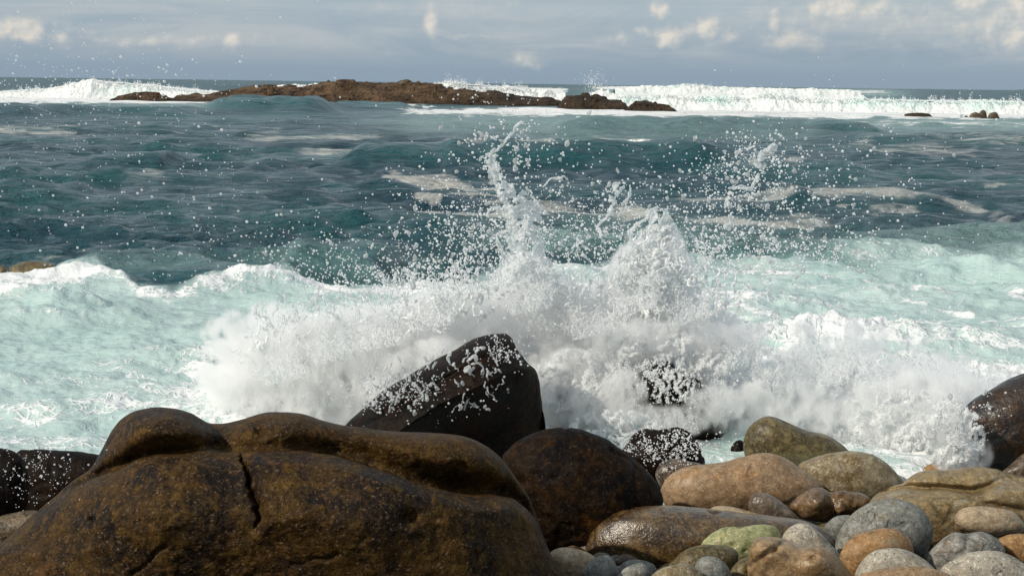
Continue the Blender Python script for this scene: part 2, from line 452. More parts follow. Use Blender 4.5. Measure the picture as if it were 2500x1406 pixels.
verts = np.stack([gx + DX, gy + DY, Ztot], -1).reshape(-1, 3)
sea_me = mesh_np('sea', verts, grid_quads(*gx.shape), dict(foam=foam, aer=aer, teal=teal, near=near, cream=np.clip(creamy, 0, 1) * (1 - near)))
NR, NC = gx.shape


def sea_z(x, y):
    """height of the built sea at world (x, y)"""
    i = np.clip(np.searchsorted(rows, y), 0, NR - 1)
    j = np.clip(np.searchsorted(ca, np.arctan2(x, y)), 0, NC - 1)
    return Ztot[i, j]


m, nt, b, out = new_mat('sea_water')
geo = nt.nodes.new('ShaderNodeNewGeometry'); pos = geo.outputs['Position']
F, Ar, T, Nr, Cr = attr(nt, 'foam'), attr(nt, 'aer'), attr(nt, 'teal'), attr(nt, 'near'), attr(nt, 'cream')
camd = nt.nodes.new('ShaderNodeSeparateXYZ'); nt.links.new(pos, camd.inputs[0]); dist = V(nt, camd.outputs[1])
w1 = warp(nt, pos, 1.3, 0.55, 4)
w2 = warp(nt, vmul(nt, w1, (1, 1, 1)), 5.0, 0.12, 3)
lace = V(nt, voro(nt, vmul(nt, w2, (1.0, 1.15, 0.7)), 2.6, 'DISTANCE_TO_EDGE').outputs['Distance'])
lace2 = V(nt, voro(nt, w2, 8.5, 'DISTANCE_TO_EDGE').outputs['Distance'])
fb = noise(nt, vmul(nt, w1, (.55, 1, 1)), 1.5, 8, 0.62)
fbf = noise(nt, pos, 11.0, 5, 0.65)
pat = fb * 0.66 + (1.0 - lace.step(0.0, 0.26)) * 0.09 + (1.0 - lace2.step(0.0, 0.24)) * 0.09 + fbf * 0.15
fpat_far = noise(nt, vmul(nt, warp(nt, pos, .35, 1.8, 4), (.20, .9, 1)), 1.1, 7, 0.62)
frm = dist.step(32.0, 60.0).max(Cr.step(0.02, .2))
pat = pat * (1.0 - frm) + fpat_far * frm
thr = 1.0 - F
wd = 0.16 + Cr * 0.40
fm = (pat + 0.02).step(thr * 0.86 - 0.01 + Cr * 0.02, thr * 0.86 + wd) * F.step(0.02, 0.16)
fm = fm * (1.0 - Cr.step(.0, .6) * 0.25)
soft = (F * fb * 1.7).clamp() * 0.7
fm = fm.max(soft * Nr)
deep = mixc(nt, noise(nt, vmul(nt, pos, (.5, 1, 1)), .09, 4).step(.35, .65), (0.008, 0.044, 0.066), (0.015, 0.086, 0.096))
deep = mixc(nt, T, deep, (0.008, 0.085, 0.095))
aq = mixc(nt, noise(nt, pos, 0.5, 4), (0.29, 0.495, 0.465), (0.54, 0.70, 0.66))
colr = mixc(nt, Ar, deep, aq)
foamc = mixc(nt, Cr, (0.84, 0.85, 0.85), (0.62, 0.60, 0.55))
colr = mixc(nt, fm, colr, foamc)
nt.links.new(colr, b.inputs['Base Color'])
rg = fm * 0.5 + Ar * 0.12 + 0.09 + dist.step(30.0, 300.0) * 0.2
nt.links.new(rg.k, b.inputs['Roughness']); b.inputs['IOR'].default_value = 1.33
nt.links.new((1.0 - fm * 0.7).k, b.inputs['Specular IOR Level'])
b.inputs['Specular IOR Level'].default_value = 0.5
nt.links.new((0.5 - fm * 0.3).k, b.inputs['Specular IOR Level'])
rip = noise(nt, vmul(nt, pos, (.6, 1.0, 1)), 3.6, 5, 0.62, 0.3)
rip3 = noise(nt, vmul(nt, pos, (.4, 1.0, 1), (9, 2, 0)), 1.5, 5, 0.6, 0.3)
rip2 = noise(nt, vmul(nt, pos, (.35, 1.0, 1), (5, 3, 0)), 0.33, 4, 0.55, 0.4)
calm = 1.0 - Nr * 0.6
nb = bump(nt, rip2, dist.step(20.0, 90.0) * 0.9 + 0.1, 2.0)
nb = bump(nt, rip3, (0.35 + dist.step(14.0, 40.0) * 0.65 - dist.step(90.0, 220.0) * 0.6) * calm, 0.8, nb)
nb = bump(nt, rip, (1.0 - dist.step(40.0, 90.0)) * 1.0 * calm, 0.2, nb)
nb = bump(nt, fm * 0.6 + fbf * fm, 0.5, 0.05, nb)
nt.links.new(nb, b.inputs['Normal'])
sea = link('sea', sea_me, m, kind='structure', label='grey green choppy sea turning white and aqua near the rocks')

# ------------------------------------------------------------------ BEACH under the boulders
bx, by = np.meshgrid(np.linspace(-9, 9, 160), np.linspace(5.5, 17.5, 110))
Pb = np.stack([bx, by, np.zeros_like(bx)], -1)
bz = 0.16 - (by - 9.5) * 0.085 + 0.05 * fbm(Pb, 3, 3, seed=5)
beach_me = mesh_np('beach', np.stack([bx, by, bz], -1).reshape(-1, 3), grid_quads(*bx.shape))
m, nt, b, out = new_mat('wet_gravel')
tcn = nt.nodes.new('ShaderNodeTexCoord'); pos = tcn.outputs['Object']
vv = voro(nt, pos, 14.0)
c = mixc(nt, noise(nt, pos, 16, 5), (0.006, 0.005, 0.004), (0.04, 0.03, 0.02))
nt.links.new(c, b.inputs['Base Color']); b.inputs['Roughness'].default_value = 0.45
nt.links.new(bump(nt, V(nt, vv.outputs['Distance']), 1.0, 0.05), b.inputs['Normal'])
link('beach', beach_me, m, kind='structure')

# ------------------------------------------------------------------ ROCKS
def sat(c, k=0.80, g=1.18):
    if c is None: return None
    m_ = sum(c) / 3
    if max(c) > .13: k, g = .84, 1.08
    return tuple(max(0.002, (m_ + (x - m_) * g) * k) for x in c)


def rock_mat(name, c1, c2, c3=None, speck=0.35, rough=0.5, wet=0.0, blot=None, seed=0.0, grain=40.0, bumpy=0.5, dark=None, green=None, spec=0.3, vein=0.7, mot=.45):
    c1, c2, c3 = sat(c1), sat(c2), sat(c3)
    m, nt, b, out = new_mat(name)
    tcn = nt.nodes.new('ShaderNodeTexCoord'); pos = vmul(nt, tcn.outputs['Object'], (1, 1, 1), (seed * 3.7, seed * 1.3, seed * 2.1))
    n1 = noise(nt, pos, 2.2, 5, 0.6, 0.5)
    n2 = noise(nt, pos, 7.0, 5, 0.65, 0.3)
    g1 = noise(nt, pos, grain, 3, 0.7)
    col = mixc(nt, n1.step(0.38, 0.62), c1, c2)
    if c3 is not None: col = mixc(nt, n2.step(0.5, 0.68) * 0.8, col, c3)
    if blot is not None:
        bn_ = noise(nt, pos, blot[1], 6, 0.68, 0.8).step(blot[2], blot[2] + .1)
        col = mixc(nt, bn_ * blot[3], col, blot[0])
    if green is not None: col = mixc(nt, noise(nt, pos, 3.0, 5, 0.6).step(0.4, 0.6) * 0.85, col, green)
    # grains of feldspar and mica
    lite = g1.step(0.56, 0.70); drk = noise(nt, pos, grain * 1.4, 2, 0.6).step(0.57, 0.68)
    col2 = mixc(nt, lite * speck, col, tuple(min(0.75, x * 2.2 + 0.05) for x in c2))
    col2 = mixc(nt, drk * speck * 1.2 if speck < .8 else drk * .9, col2, tuple(x * 0.22 for x in c1))
    vn = V(nt, voro(nt, warp(nt, pos, 3.0, .35), 1.1 + (seed % 3) * .4, 'DISTANCE_TO_EDGE').outputs['Distance'])
    col2 = mixc(nt, (1.0 - vn.step(0.0, 0.035)) * n1.step(.5, .62) * vein, col2, tuple(x * 0.3 for x in c1))
    n3 = noise(nt, pos, 15.0, 6, .75)
    col2 = mixc(nt, n3.step(.50, .64) * mot, col2, tuple(min(.7, x * 1.7 + .01) for x in c2))
    col2 = mixc(nt, (1.0 - n3.step(.36, .48)) * mot * 1.2, col2, tuple(x * .35 for x in c1))
    pt = noise(nt, pos, 4.3, 4, .6).step(.6, .72)
    col2 = mixc(nt, pt * .35 * (1.0 if vein > .3 else .4), col2, tuple(x * .45 for x in c1))
    if dark is not None:
        vd = V(nt, voro(nt, warp(nt, pos, 9, .06), dark[0]).outputs['Distance'])
        col2 = mixc(nt, (1.0 - vd.step(0.05, 0.2)) * dark[1] * n2.step(.45, .6), col2, (0.02, 0.018, 0.014))
    nt.links.new(col2, b.inputs['Base Color']); b.inputs['Specular IOR Level'].default_value = spec
    rr = n2.step(0.3, 0.75) * 0.22 + (rough - 0.1) + g1 * 0.1
    nt.links.new(rr.clamp().k, b.inputs['Roughness'])
    if wet > 0:
        wn = noise(nt, pos, 1.7, 3).step(0.3, 0.5) if wet < .84 else V(nt, nt.nodes.new('ShaderNodeValue').outputs[0]) * 0 + 1.0
        nt.links.new((wn * wet).k, b.inputs['Coat Weight']); b.inputs['Coat Roughness'].default_value = 0.22
    nb = bump(nt, n2, bumpy * 0.6, 0.05)
    nb = bump(nt, noise(nt, pos, grain * .4, 5, 0.75), bumpy, 0.016 if seed < 4 else 0.010, nb)
    nb = bump(nt, g1, bumpy * 0.7, 0.003, nb)
    nt.links.new(nb, b.inputs['Normal'])
    if wet > 0: nt.links.new(nb, b.inputs['Coat Normal'])
    return m


def crspline(pts, k=12):
    p = np.array(pts, float); n = len(p); outp = []
    for i in range(n):
        a, b_, c_, d_ = p[(i - 1) % n], p[i], p[(i + 1) % n], p[(i + 2) % n]
        for t in np.linspace(0, 1, k, endpoint=False):
            outp.append(0.5 * (2 * b_ + (c_ - a) * t + (2 * a - 5 * b_ + 4 * c_ - d_) * t * t + (3 * b_ - a - 3 * c_ + d_) * t ** 3))
    return np.array(outp)


def rock(name, pts, D, mat, label, cat='boulder', group=None, depth=0.8, nz=0.035, seed=1.0, nu=112, nv=56, disp=None, round_=0.92, center=None, back=None, octs=4, **props):
    o = crspline(pts)
    c = np.array(center, float) if center is not None else np.array([(o[:, 0].min() + o[:, 0].max()) / 2, (o[:, 1].min() + o[:, 1].max()) / 2])
    th = np.arctan2(-(o[:, 1] - c[1]), o[:, 0] - c[0]); rad = np.hypot(o[:, 0] - c[0], o[:, 1] - c[1])
    i = np.argsort(th); th, rad = th[i], rad[i]
    tt = np.linspace(-math.pi, math.pi, nu, endpoint=False)
    R = np.interp(tt, np.concatenate([th - 2 * math.pi, th, th + 2 * math.pi]), np.tile(rad, 3))
    C = at(c[0], c[1], D)[0]
    n = CAM - C; n /= np.linalg.norm(n)
    s = ((C - CAM) @ fwd) / FPX
    ph = np.linspace(0, math.pi, nv)
    rr = np.sin(ph) ** round_; rr[0] = rr[-1] = 0
    ww = np.cos(ph)
    hx = (o[:, 0].max() - o[:, 0].min()) / 2 * s; hy = (o[:, 1].max() - o[:, 1].min()) / 2 * s
    dz = depth * (0.55 * min(hx, hy) * 1.0 + 0.45 * math.sqrt(hx * hy))
    U = rr[:, None] * (R * np.cos(tt))[None]; W_ = rr[:, None] * (R * np.sin(tt))[None]      # pixel units
    dfr = np.where(ww > 0, dz, dz * (back if back is not None else 1.0)) * ww
    Dp = np.repeat(dfr[:, None], nu, 1)
    if disp is not None:
        Dp = Dp + disp(U + c[0], c[1] - W_, np.repeat(ww[:, None], nu, 1), s) * sstep(ww, -0.05, 0.25)[:, None]
    L = U[..., None] * s * right + W_[..., None] * s * up + Dp[..., None] * n
    size = math.sqrt(hx * hy)
    Q = L + seed * 3.1
    nrm = L / (np.linalg.norm(L, axis=-1, keepdims=True) + 1e-6)
    dn = nz * size * fbm(Q, 1.3 / size, octs, 0.5, seed) + nz * 0.35 * size * fbm(Q, 6 / size, 3, .5, seed + 2)
    chip = fbm(Q, 2.2 / size, 2, .5, seed + 5)
    dn = dn - nz * 1.1 * size * sstep(chip, .28, .42) * (nu > 60)
    L = L + nrm * dn[..., None]
    V_ = L.reshape(-1, 3)
    me = mesh_np(name, V_, grid_quads(nv, nu, True)[:, ::-1])
    ob = link(name, me, mat, loc=Vector(C))
    if cat: ob['category'] = cat
    if label: ob['label'] = label
    if group: ob['group'] = group
    for k, v in props.items(): ob[k] = v
    return ob


def R1(*p): return [(x / 3.3, 980 + y / 3.3) for x, y in p]
def R2(*p): return [(600 + x / 2.32, 800 + y / 2.32) for x, y in p]
def R3(*p): return [(1200 + x / 3.3, 980 + y / 3.3) for x, y in p]
def R4(*p): return [(1800 + x / 2.673, 880 + y / 2.673) for x, y in p]


def polydist(px, py, line):
    """signed distance below an x-monotone line, in pixels, and its along-ness"""
    l = np.array(line, float)
    return py - np.interp(px, l[:, 0], l[:, 1])


BROWN = dict(c1=(0.028, 0.016, 0.006), c2=(0.070, 0.042, 0.014), c3=(0.11, 0.075, 0.035))
mk = rock_mat
m_big = mk('brown_rock', (0.010, 0.0052, 0.0018), (0.060, 0.031, 0.0075), (0.13, 0.074, 0.021), speck=1.3, rough=.5, wet=.0, spec=.15, blot=((0.15, 0.062, 0.014), 3.2, .57, .5), seed=1, grain=42, bumpy=1.3, vein=.3)
m_mid = mk('dark_rust_rock', (0.004, 0.0025, 0.0015), (0.017, 0.009, 0.003), (0.04, 0.018, 0.005), speck=.5, rough=.6, wet=.0, spec=.08, grain=35, blot=((0.10, 0.036, 0.006), 2.0, .56, .55), seed=2, bumpy=.7)
m_tri = mk('wet_dark_rock', (0.003, 0.0018, 0.001), (0.013, 0.0065, 0.003), (0.032, 0.017, 0.008), speck=.3, rough=.5, wet=.04, spec=.08, mot=.35, seed=3, bumpy=.7)
m_wet = mk('wet_brown_rock', (0.045, 0.026, 0.010), (0.13, 0.080, 0.032), (0.22, 0.15, 0.075), speck=.75, rough=.32, wet=.85, blot=((0.035, 0.018, 0.006), 3.0, .5, .7), seed=4, grain=34, bumpy=.6)
m_rt = mk('glossy_black_rock', (0.006, 0.0035, 0.002), (0.034, 0.016, 0.006), (0.075, 0.038, 0.012), speck=.4, rough=.35, wet=.7, seed=5, bumpy=1.0, grain=40)
m_olive = mk('olive_rock', (0.07, 0.052, 0.024), (0.15, 0.115, 0.05), (0.24, 0.185, 0.09), speck=.7, rough=.42, wet=.4, blot=((0.03, 0.02, 0.008), 3.5, .52, .6), seed=6)
m_tan = mk('orange_granite', (0.29, 0.19, 0.11), (0.36, 0.25, 0.155), (0.30, 0.16, 0.06), speck=.55, rough=.5, wet=.12, seed=7, grain=45, bumpy=.35)
m_yel = mk('yellow_granite', (0.22, 0.17, 0.10), (0.33, 0.275, 0.185), (0.16, 0.10, 0.03), speck=.6, rough=.48, wet=.2, blot=((0.12, 0.075, 0.018), 3.0, .5, .7), seed=8, dark=(16, .7), bumpy=.5)
m_brownwet = mk('rust_banded_stone', (0.10, 0.055, 0.022), (0.26, 0.17, 0.10), (0.05, 0.03, 0.015), speck=.5, rough=.25, wet=.8, seed=9, blot=((0.03, 0.018, 0.01), 4.5, .52, .8), bumpy=.5)
m_dkgrey = mk('grey_brown_stone', (0.10, 0.075, 0.055), (0.20, 0.15, 0.11), (0.28, 0.24, 0.2), speck=.5, rough=.35, wet=.4, seed=10, bumpy=.4)
m_grey = mk('grey_granite', (0.19, 0.19, 0.17), (0.27, 0.265, 0.235), (0.20, 0.155, 0.095), speck=.7, rough=.6, seed=11, bumpy=.5, grain=42)
m_grey2 = mk('blue_grey_granite', (0.16, 0.165, 0.155), (0.24, 0.24, 0.22), (0.17, 0.15, 0.12), speck=.6, rough=.6, seed=12, bumpy=.4, grain=45)
m_pale = mk('pale_granite', (0.34, 0.30, 0.245), (0.44, 0.395, 0.32), (0.33, 0.24, 0.15), speck=.75, rough=.6, seed=13, bumpy=.45, grain=38)
m_pale2 = mk('pale_tan_granite', (0.36, 0.27, 0.18), (0.46, 0.37, 0.26), (0.30, 0.17, 0.07), speck=.5, rough=.55, wet=.1, seed=14, bumpy=.35, grain=42)
m_orange = mk('rust_orange_granite', (0.30, 0.165, 0.07), (0.37, 0.23, 0.115), (0.24, 0.20, 0.13), speck=.5, rough=.5, wet=.1, seed=15, bumpy=.4, grain=42)
m_green = mk('algae_stone', (0.20, 0.22, 0.09), (0.38, 0.37, 0.20), (0.42, 0.33, 0.13), speck=.45, rough=.5, wet=.2, seed=16, green=(0.25, 0.255, 0.115), blot=((0.05, 0.085, 0.015), 5.0, .58, .9), bumpy=.5, dark=(18, .5))
m_slab = mk('grey_ochre_slab', (0.24, 0.17, 0.085), (0.27, 0.20, 0.10), (0.33, 0.31, 0.25), speck=.6, rough=.45, wet=.35, blot=((0.10, 0.06, 0.018), 2.6, .52, .7), seed=17, bumpy=.7)
m_front = mk('ochre_veined_stone', (0.24, 0.15, 0.07), (0.33, 0.22, 0.12), (0.17, 0.12, 0.07), speck=.5, rough=.42, wet=.35, blot=((0.34, 0.15, 0.03), 2.4, .56, .8), seed=18, dark=(7, .8), bumpy=.6)
m_banded = mk('grey_rust_stone', (0.16, 0.15, 0.13), (0.28, 0.265, 0.235), (0.28, 0.17, 0.085), speck=.7, rough=.5, wet=.15, blot=((0.06, 0.055, 0.05), 6, .54, .75), seed=19, bumpy=.8)
m_mott = mk('mottled_rock', (0.05, 0.032, 0.012), (0.16, 0.11, 0.06), (0.25, 0.2, 0.13), speck=.8, rough=.5, wet=.2, seed=20, grain=35, bumpy=.9)


# --- the great brown boulder
def big_disp(px, py, ww, s):
    crease = [(-200, 1400), (60, 1290), (150, 1215), (215, 1180), (262, 1160), (310, 1146), (352, 1128), (400, 1118), (460, 1116), (520, 1104), (560, 1110), (640, 1112), (730, 1108), (800, 1118), (850, 1134), (900, 1150), (980, 1178),
              (1060, 1198), (1120, 1208), (1180, 1206), (1230, 1212), (1262, 1232), (1300, 1260), (1400, 1330)]
    e = polydist(px, py, crease)
    strength = np.interp(px, [-200, 150, 260, 420, 560, 680, 760, 900, 1100, 1230, 1300], [0.0, .06, .15, .22, .10, .12, .22, .34, .36, .2, .1])
    hw = np.interp(px, [200, 400, 560, 700, 900, 1150, 1300], [14, 20, 22, 26, 48, 40, 20])
    hol = np.where(e < 0, np.exp(-(e / hw) ** 2), 1 - sstep(e, 0, 14))
    d = strength * 0.8 * sstep(e, 0, 50) - strength * 1.35 * hol
    # the second bulge, front right and front left
    d += 0.30 * np.exp(-((px - 760) / 260) ** 2 - ((py - 1280) / 110) ** 2)
    d += 0.24 * np.exp(-((px - 380) / 160) ** 2 - ((py - 1260) / 110) ** 2)
    # round head at the left
    d += 0.30 * np.exp(-((px - 395) / 105) ** 2 - ((py - 1060) / 62) ** 2)
    d -= 0.16 * np.exp(-((px - 540) / 40) ** 2 - ((py - 1075) / 60) ** 2)
    # vertical crack
    cl = np.interp(py, [1100, 1130, 1165, 1200, 1240, 1275, 1330], [588, 592, 604, 612, 624, 632, 600])
    q = np.abs(px - cl - 11 * f2(py / 20.0, px * 0, 1, 4, .65, seed=5))
    wdt = np.interp(py, [1110, 1135, 1200, 1245, 1280, 1320], [1, 6, 9, 12, 6, 2])
    d -= 0.13 * np.exp(-(q / (wdt * .55)) ** 2) * sstep(py, 1118, 1140) * (1 - sstep(py, 1270, 1300))
    d += 0.10 * sstep(px - cl, 0, 30) * sstep(py, 1110, 1150) * (1 - sstep(py, 1270, 1330)) * (1 - sstep(px - cl, 60, 160))
    # lower diagonal cracks and pits
    for (x0, y0, x1, y1, w_, a_) in [(350, 1400, 430, 1330, 4, .06), (700, 1372, 800, 1352, 4, .04)]:
        L2 = (x1 - x0) ** 2 + (y1 - y0) ** 2
        t = np.clip(((px - x0) * (x1 - x0) + (py - y0) * (y1 - y0)) / L2, 0, 1)
        q = np.hypot(px - x0 - t * (x1 - x0), py - y0 - t * (y1 - y0) + 4 * np.sin(px / 9))
        d -= a_ * np.exp(-(q / w_) ** 2)
    for (x, y, r, a_) in [(955, 1270, 18, .10), (258, 1275, 10, .06), (635, 1072, 16, .08), (1100, 1150, 20, .05)]:
        d -= a_ * np.exp(-(((px - x) / r) ** 2 + ((py - y) / (r * .7)) ** 2))
    Pp = np.stack([px * s, py * s, np.zeros_like(px)], -1)
    d += 0.026 * fbm(Pp, 3.2, 5, .6, seed=3) + 0.016 * fbm(Pp, 14, 4, .65, seed=8) + 0.02 * fbm(Pp, 5, 4, .5, seed=6, ridged=True)
    return d * 0.9


big = [(-60, 1370), (0, 1328), (45, 1289), (91, 1250), (130, 1216), (182, 1174), (224, 1144), (245, 1110), (261, 1080), (279, 1050), (303, 1025), (333, 1007), (379, 999), (424, 1000), (464, 1010), (491, 1024), (512, 1034),
       (545, 1034), (576, 1028), (600, 1022), (643, 1010), (686, 1008), (738, 1012), (781, 1026), (841, 1041), (923, 1052), (1001, 1056), (1074, 1059), (1130, 1067), (1182, 1089), (1221, 1123), (1255, 1166), (1290, 1214),
       (1311, 1266), (1333, 1339), (1363, 1406), (1380, 1480), (1300, 1600), (1000, 1650), (600, 1660), (200, 1650), (-60, 1600), (-130, 1480)]
rock('boulder', big, 10.2, m_big, 'huge brown boulder with folded humps and a crack, filling the lower left', depth=.78, nz=.012, seed=1, nu=640, nv=330, disp=big_disp, center=(620, 1330), round_=0.8, back=.8)


# --- the pointed wet rock under the splash
def tri_disp(px, py, ww, s):
    line = [(780, 1120), (960, 1062), (1080, 984), (1156, 950), (1247, 908), (1300, 902), (1340, 930)]
    e = polydist(px, py, line)
    d = 0.30 * np.exp(-np.abs(e) / 70.0) - 0.32 * sstep(e, 0, 130)
    e2 = polydist(px, py, [(780, 1080), (900, 1030), (1000, 985), (1100, 925), (1200, 870), (1300, 850)])
    d -= 0.07 * np.exp(-(e2 / 10.0) ** 2)
    Pp = np.stack([px * s, py * s, np.zeros_like(px)], -1)
    d += 0.03 * fbm(Pp * np.array([.5, 1, 1]), 4, 4, .6, seed=13)
    return d


rock('boulder', R2((500, 700), (560, 560), (660, 465), (800, 345), (1000, 222), (1180, 130), (1300, 62), (1440, 35), (1500, 60), (1540, 130), (1590, 205), (1632, 240), (1655, 310), (1672, 430), (1692, 560), (1690, 680), (1600, 860), (1440, 960), (1000, 900), (620, 860)),
     14.7, m_tri, 'pointed black wet rock jutting up in the middle of the splash', depth=.8, nz=.03, seed=3, nu=220, nv=110, disp=tri_disp, round_=.7)


def mid_disp(px, py, ww, s):
    d = -0.10 * np.exp(-((px - 1545) / 16.0) ** 2) * sstep(py, 1060, 1110) * 0.4
    Pp = np.stack([px * s, py * s, np.zeros_like(px)], -1)
    return d + 0.02 * fbm(Pp, 3, 4, seed=23)


rock('boulder', R3((75, 480), (140, 385), (250, 300), (400, 238), (560, 213), (700, 222), (830, 262), (930, 310), (1020, 375), (1120, 440), (1220, 520), (1300, 610), (1350, 700), (1385, 800), (1370, 950), (1200, 1150), (950, 1260), (650, 1260), (420, 1220), (250, 1100), (120, 800)),
     12.0, m_mid, 'round dark rust brown boulder right of the great brown one', depth=.85, nz=.03, seed=4, nu=180, nv=90, disp=mid_disp)
rock('boulder', R1((-260, 560), (-120, 400), (0, 372), (60, 385), (130, 412), (180, 450), (212, 520), (222, 640), (205, 860), (0, 960), (-200, 930)), 12.0, m_tri,
     'black wet boulder cut by the left frame edge, speckled by drops', depth=.8, seed=5)
rock('boulder', R1((130, 420), (250, 388), (400, 384), (550, 394), (700, 414), (860, 450), (960, 560), (900, 760), (600, 950), (250, 960), (100, 700)), 12.9, m_tri,
     'low black boulder with a wet sheen behind the great brown boulder', depth=.8, seed=6)
rock('boulder', R1((-200, 1050), (-100, 940), (0, 922), (120, 892), (290, 876), (420, 960), (360, 1200), (0, 1300), (-180, 1250)), 11.3, m_mott,
     'mottled brown rock in the lower left corner', depth=.7, seed=7)
rock('boulder', R3((1010, 480), (1050, 400), (1110, 315), (1160, 250), (1250, 217), (1340, 222), (1400, 215), (1500, 205), (1585, 240), (1650, 320), (1690, 400), (1715, 500), (1650, 640), (1350, 700), (1150, 620)), 13.9, m_tri,
     'black wet boulder covered with foam specks behind the round rust one', depth=.8, seed=8, nz=.05)
rock('boulder', R3((1320, 600), (1345, 520), (1420, 468), (1500, 460), (1600, 480), (1700, 510), (1760, 620), (1560, 720), (1400, 720)), 13.4, m_dkgrey,
     'grey brown stone wedged between the round rust boulder and the long orange one', depth=.8, seed=9)
rock('boulder', R4((45, 600), (42, 520), (85, 425), (180, 367), (245, 370), (330, 405), (460, 455), (570, 480), (650, 525), (725, 595), (700, 680), (500, 720), (200, 720), (80, 670)), 14.6, m_olive,
     'olive brown boulder at the edge of the white water', depth=.75, seed=10, nz=.04)
rock('boulder', R4((-40, 620), (-38, 560), (0, 520), (40, 530), (70, 600), (60, 680), (0, 690)), 14.9, m_tri, 'small black rock at the left foot of the olive brown boulder', depth=.8, seed=11)
rock('boulder', [(1614, 1204), (1624, 1174), (1645, 1153), (1685, 1137), (1760, 1128), (1806, 1116), (1850, 1107), (1890, 1108), (1925, 1122), (1955, 1143), (1990, 1168), (2012, 1192), (2000, 1240), (1920, 1268), (1800, 1272), (1700, 1262), (1635, 1245)],
     13.1, m_tan, 'long smooth orange grey granite boulder beside the round rust one', depth=.9, nz=.028, seed=12, nu=150, nv=76)
rock('boulder', R4((400, 680), (480, 640), (600, 605), (720, 590), (820, 597), (900, 622), (980, 675), (1050, 745), (1092, 800), (1080, 880), (950, 950), (750, 960), (550, 900), (430, 780)), 13.6, m_yel,
     'yellow grey granite boulder with brown stains below the olive one', depth=.85, nz=.03, seed=13)


def knob(px, py, ww, s):
    c = np.array([1992, 1232])
    return 0.14 * np.exp(-((px - 1992) / 30) ** 2 - ((py - 1228) / 34) ** 2) - 0.08 * np.exp(-((px - 2028) / 14) ** 2) + 0.03 * fbm(np.stack([px * s, py * s, 0 * px], -1), 6, 4, seed=14)


rock('boulder', R4((340, 950), (380, 900), (440, 858), (500, 828), (555, 832), (600, 850), (700, 848), (800, 862), (850, 885), (872, 925), (840, 965), (740, 1010), (600, 1050), (540, 1055), (430, 1035), (370, 1000)), 12.4, m_brownwet,
     'glossy rust and black banded stone with a round knob', depth=.8, nz=.05, seed=14, disp=knob)
rock('boulder', R4((75, 970), (80, 910), (110, 870), (160, 857), (220, 875), (280, 915), (335, 960), (395, 1015), (400, 1060), (250, 1090), (110, 1050)), 12.2, m_dkgrey,
     'small grey brown oval stone leaning against the long orange boulder', depth=.8, seed=15)
rock('boulder', [(1722, 1262), (1735, 1240), (1760, 1234), (1795, 1238), (1840, 1250), (1885, 1262), (1900, 1285), (1800, 1300), (1735, 1290)], 12.15, m_pale2,
     'thin tan stone peeping over the wet brown boulder', depth=.8, seed=16)
rock('boulder', [(1430, 1345), (1438, 1305), (1468, 1265), (1510, 1244), (1560, 1236), (1630, 1234), (1720, 1240), (1800, 1250), (1900, 1261), (1960, 1270), (2010, 1290), (2040, 1320), (2035, 1350), (1960, 1400), (1800, 1425), (1640, 1435), (1540, 1430), (1460, 1400)],
     11.6, m_wet, 'long glossy wet brown boulder with a bright sun glint', depth=.9, nz=.03, seed=17, nu=190, nv=90)
rock('boulder', [(1712, 1334), (1730, 1307), (1755, 1292), (1776, 1286), (1821, 1284), (1852, 1280), (1878, 1280), (1895, 1287), (1906, 1302), (1908, 1325), (1880, 1370), (1820, 1385), (1750, 1375)], 11.0, m_green,
     'yellow green algae covered stone on the wet brown boulder', depth=.85, nz=.04, seed=18)
rock('boulder', R3((1400, 1400), (1420, 1325), (1480, 1260), (1560, 1192), (1680, 1155), (1820, 1153), (1930, 1172), (1985, 1222), (1975, 1300), (1900, 1420), (1700, 1480), (1500, 1480)), 10.6, m_olive,
     'brown oval stone below the green algae stone', depth=.85, seed=19)
rock('pebble', R3((1636, 1370), (1645, 1300), (1690, 1257), (1760, 1243), (1840, 1265), (1900, 1320), (1930, 1400), (1900, 1480), (1780, 1520), (1660, 1480)), 10.1, m_grey2,
     'small smooth grey pebble in front of the brown oval stone', 'pebble', depth=.95, nz=.028, seed=20)
rock('pebble', R3((1270, 1430), (1350, 1350), (1450, 1315), (1560, 1306), (1640, 1338), (1710, 1410), (1700, 1500), (1500, 1560), (1300, 1520)), 9.9, m_yel,
     'speckled yellow grey pebble at the bottom edge left of the small smooth grey one', 'pebble', depth=.9, nz=.028, seed=21)
rock('pebble', R3((1000, 1430), (1060, 1350), (1130, 1312), (1205, 1300), (1262, 1330), (1288, 1400), (1250, 1500), (1050, 1520)), 10.2, m_grey,
     'light grey pebble at the bottom edge under the sun glint', 'pebble', depth=.9, nz=.028, seed=22)
rock('pebble', R3((730, 1400), (745, 1340), (800, 1280), (860, 1245), (925, 1238), (980, 1270), (1005, 1330), (1000, 1400), (940, 1480), (780, 1500)), 10.3, m_grey2,
     'oval blue grey pebble beside the pale tan one', 'pebble', depth=.9, nz=.028, seed=23)
rock('pebble', R3((450, 1255), (490, 1202), (560, 1175), (640, 1177), (740, 1198), (800, 1225), (850, 1270), (870, 1360), (780, 1460), (600, 1480), (500, 1400), (465, 1310)), 10.7, m_pale2,
     'pale tan stone at the right foot of the great brown boulder', 'pebble', depth=.85, nz=.03, seed=24)
rock('boulder', R4((1440, 355), (1480, 310), (1560, 240), (1650, 190), (1750, 132), (1871, 85), (2050, 50), (2300, 120), (2400, 400), (2300, 650), (2000, 780), (1740, 760), (1600, 740), (1490, 700), (1470, 640), (1462, 560), (1450, 480), (1438, 410)), 14.3, m_rt,
     'large glossy black brown boulder at the right edge with waves breaking on it', depth=.75, nz=.022, seed=25, nu=220, nv=110)
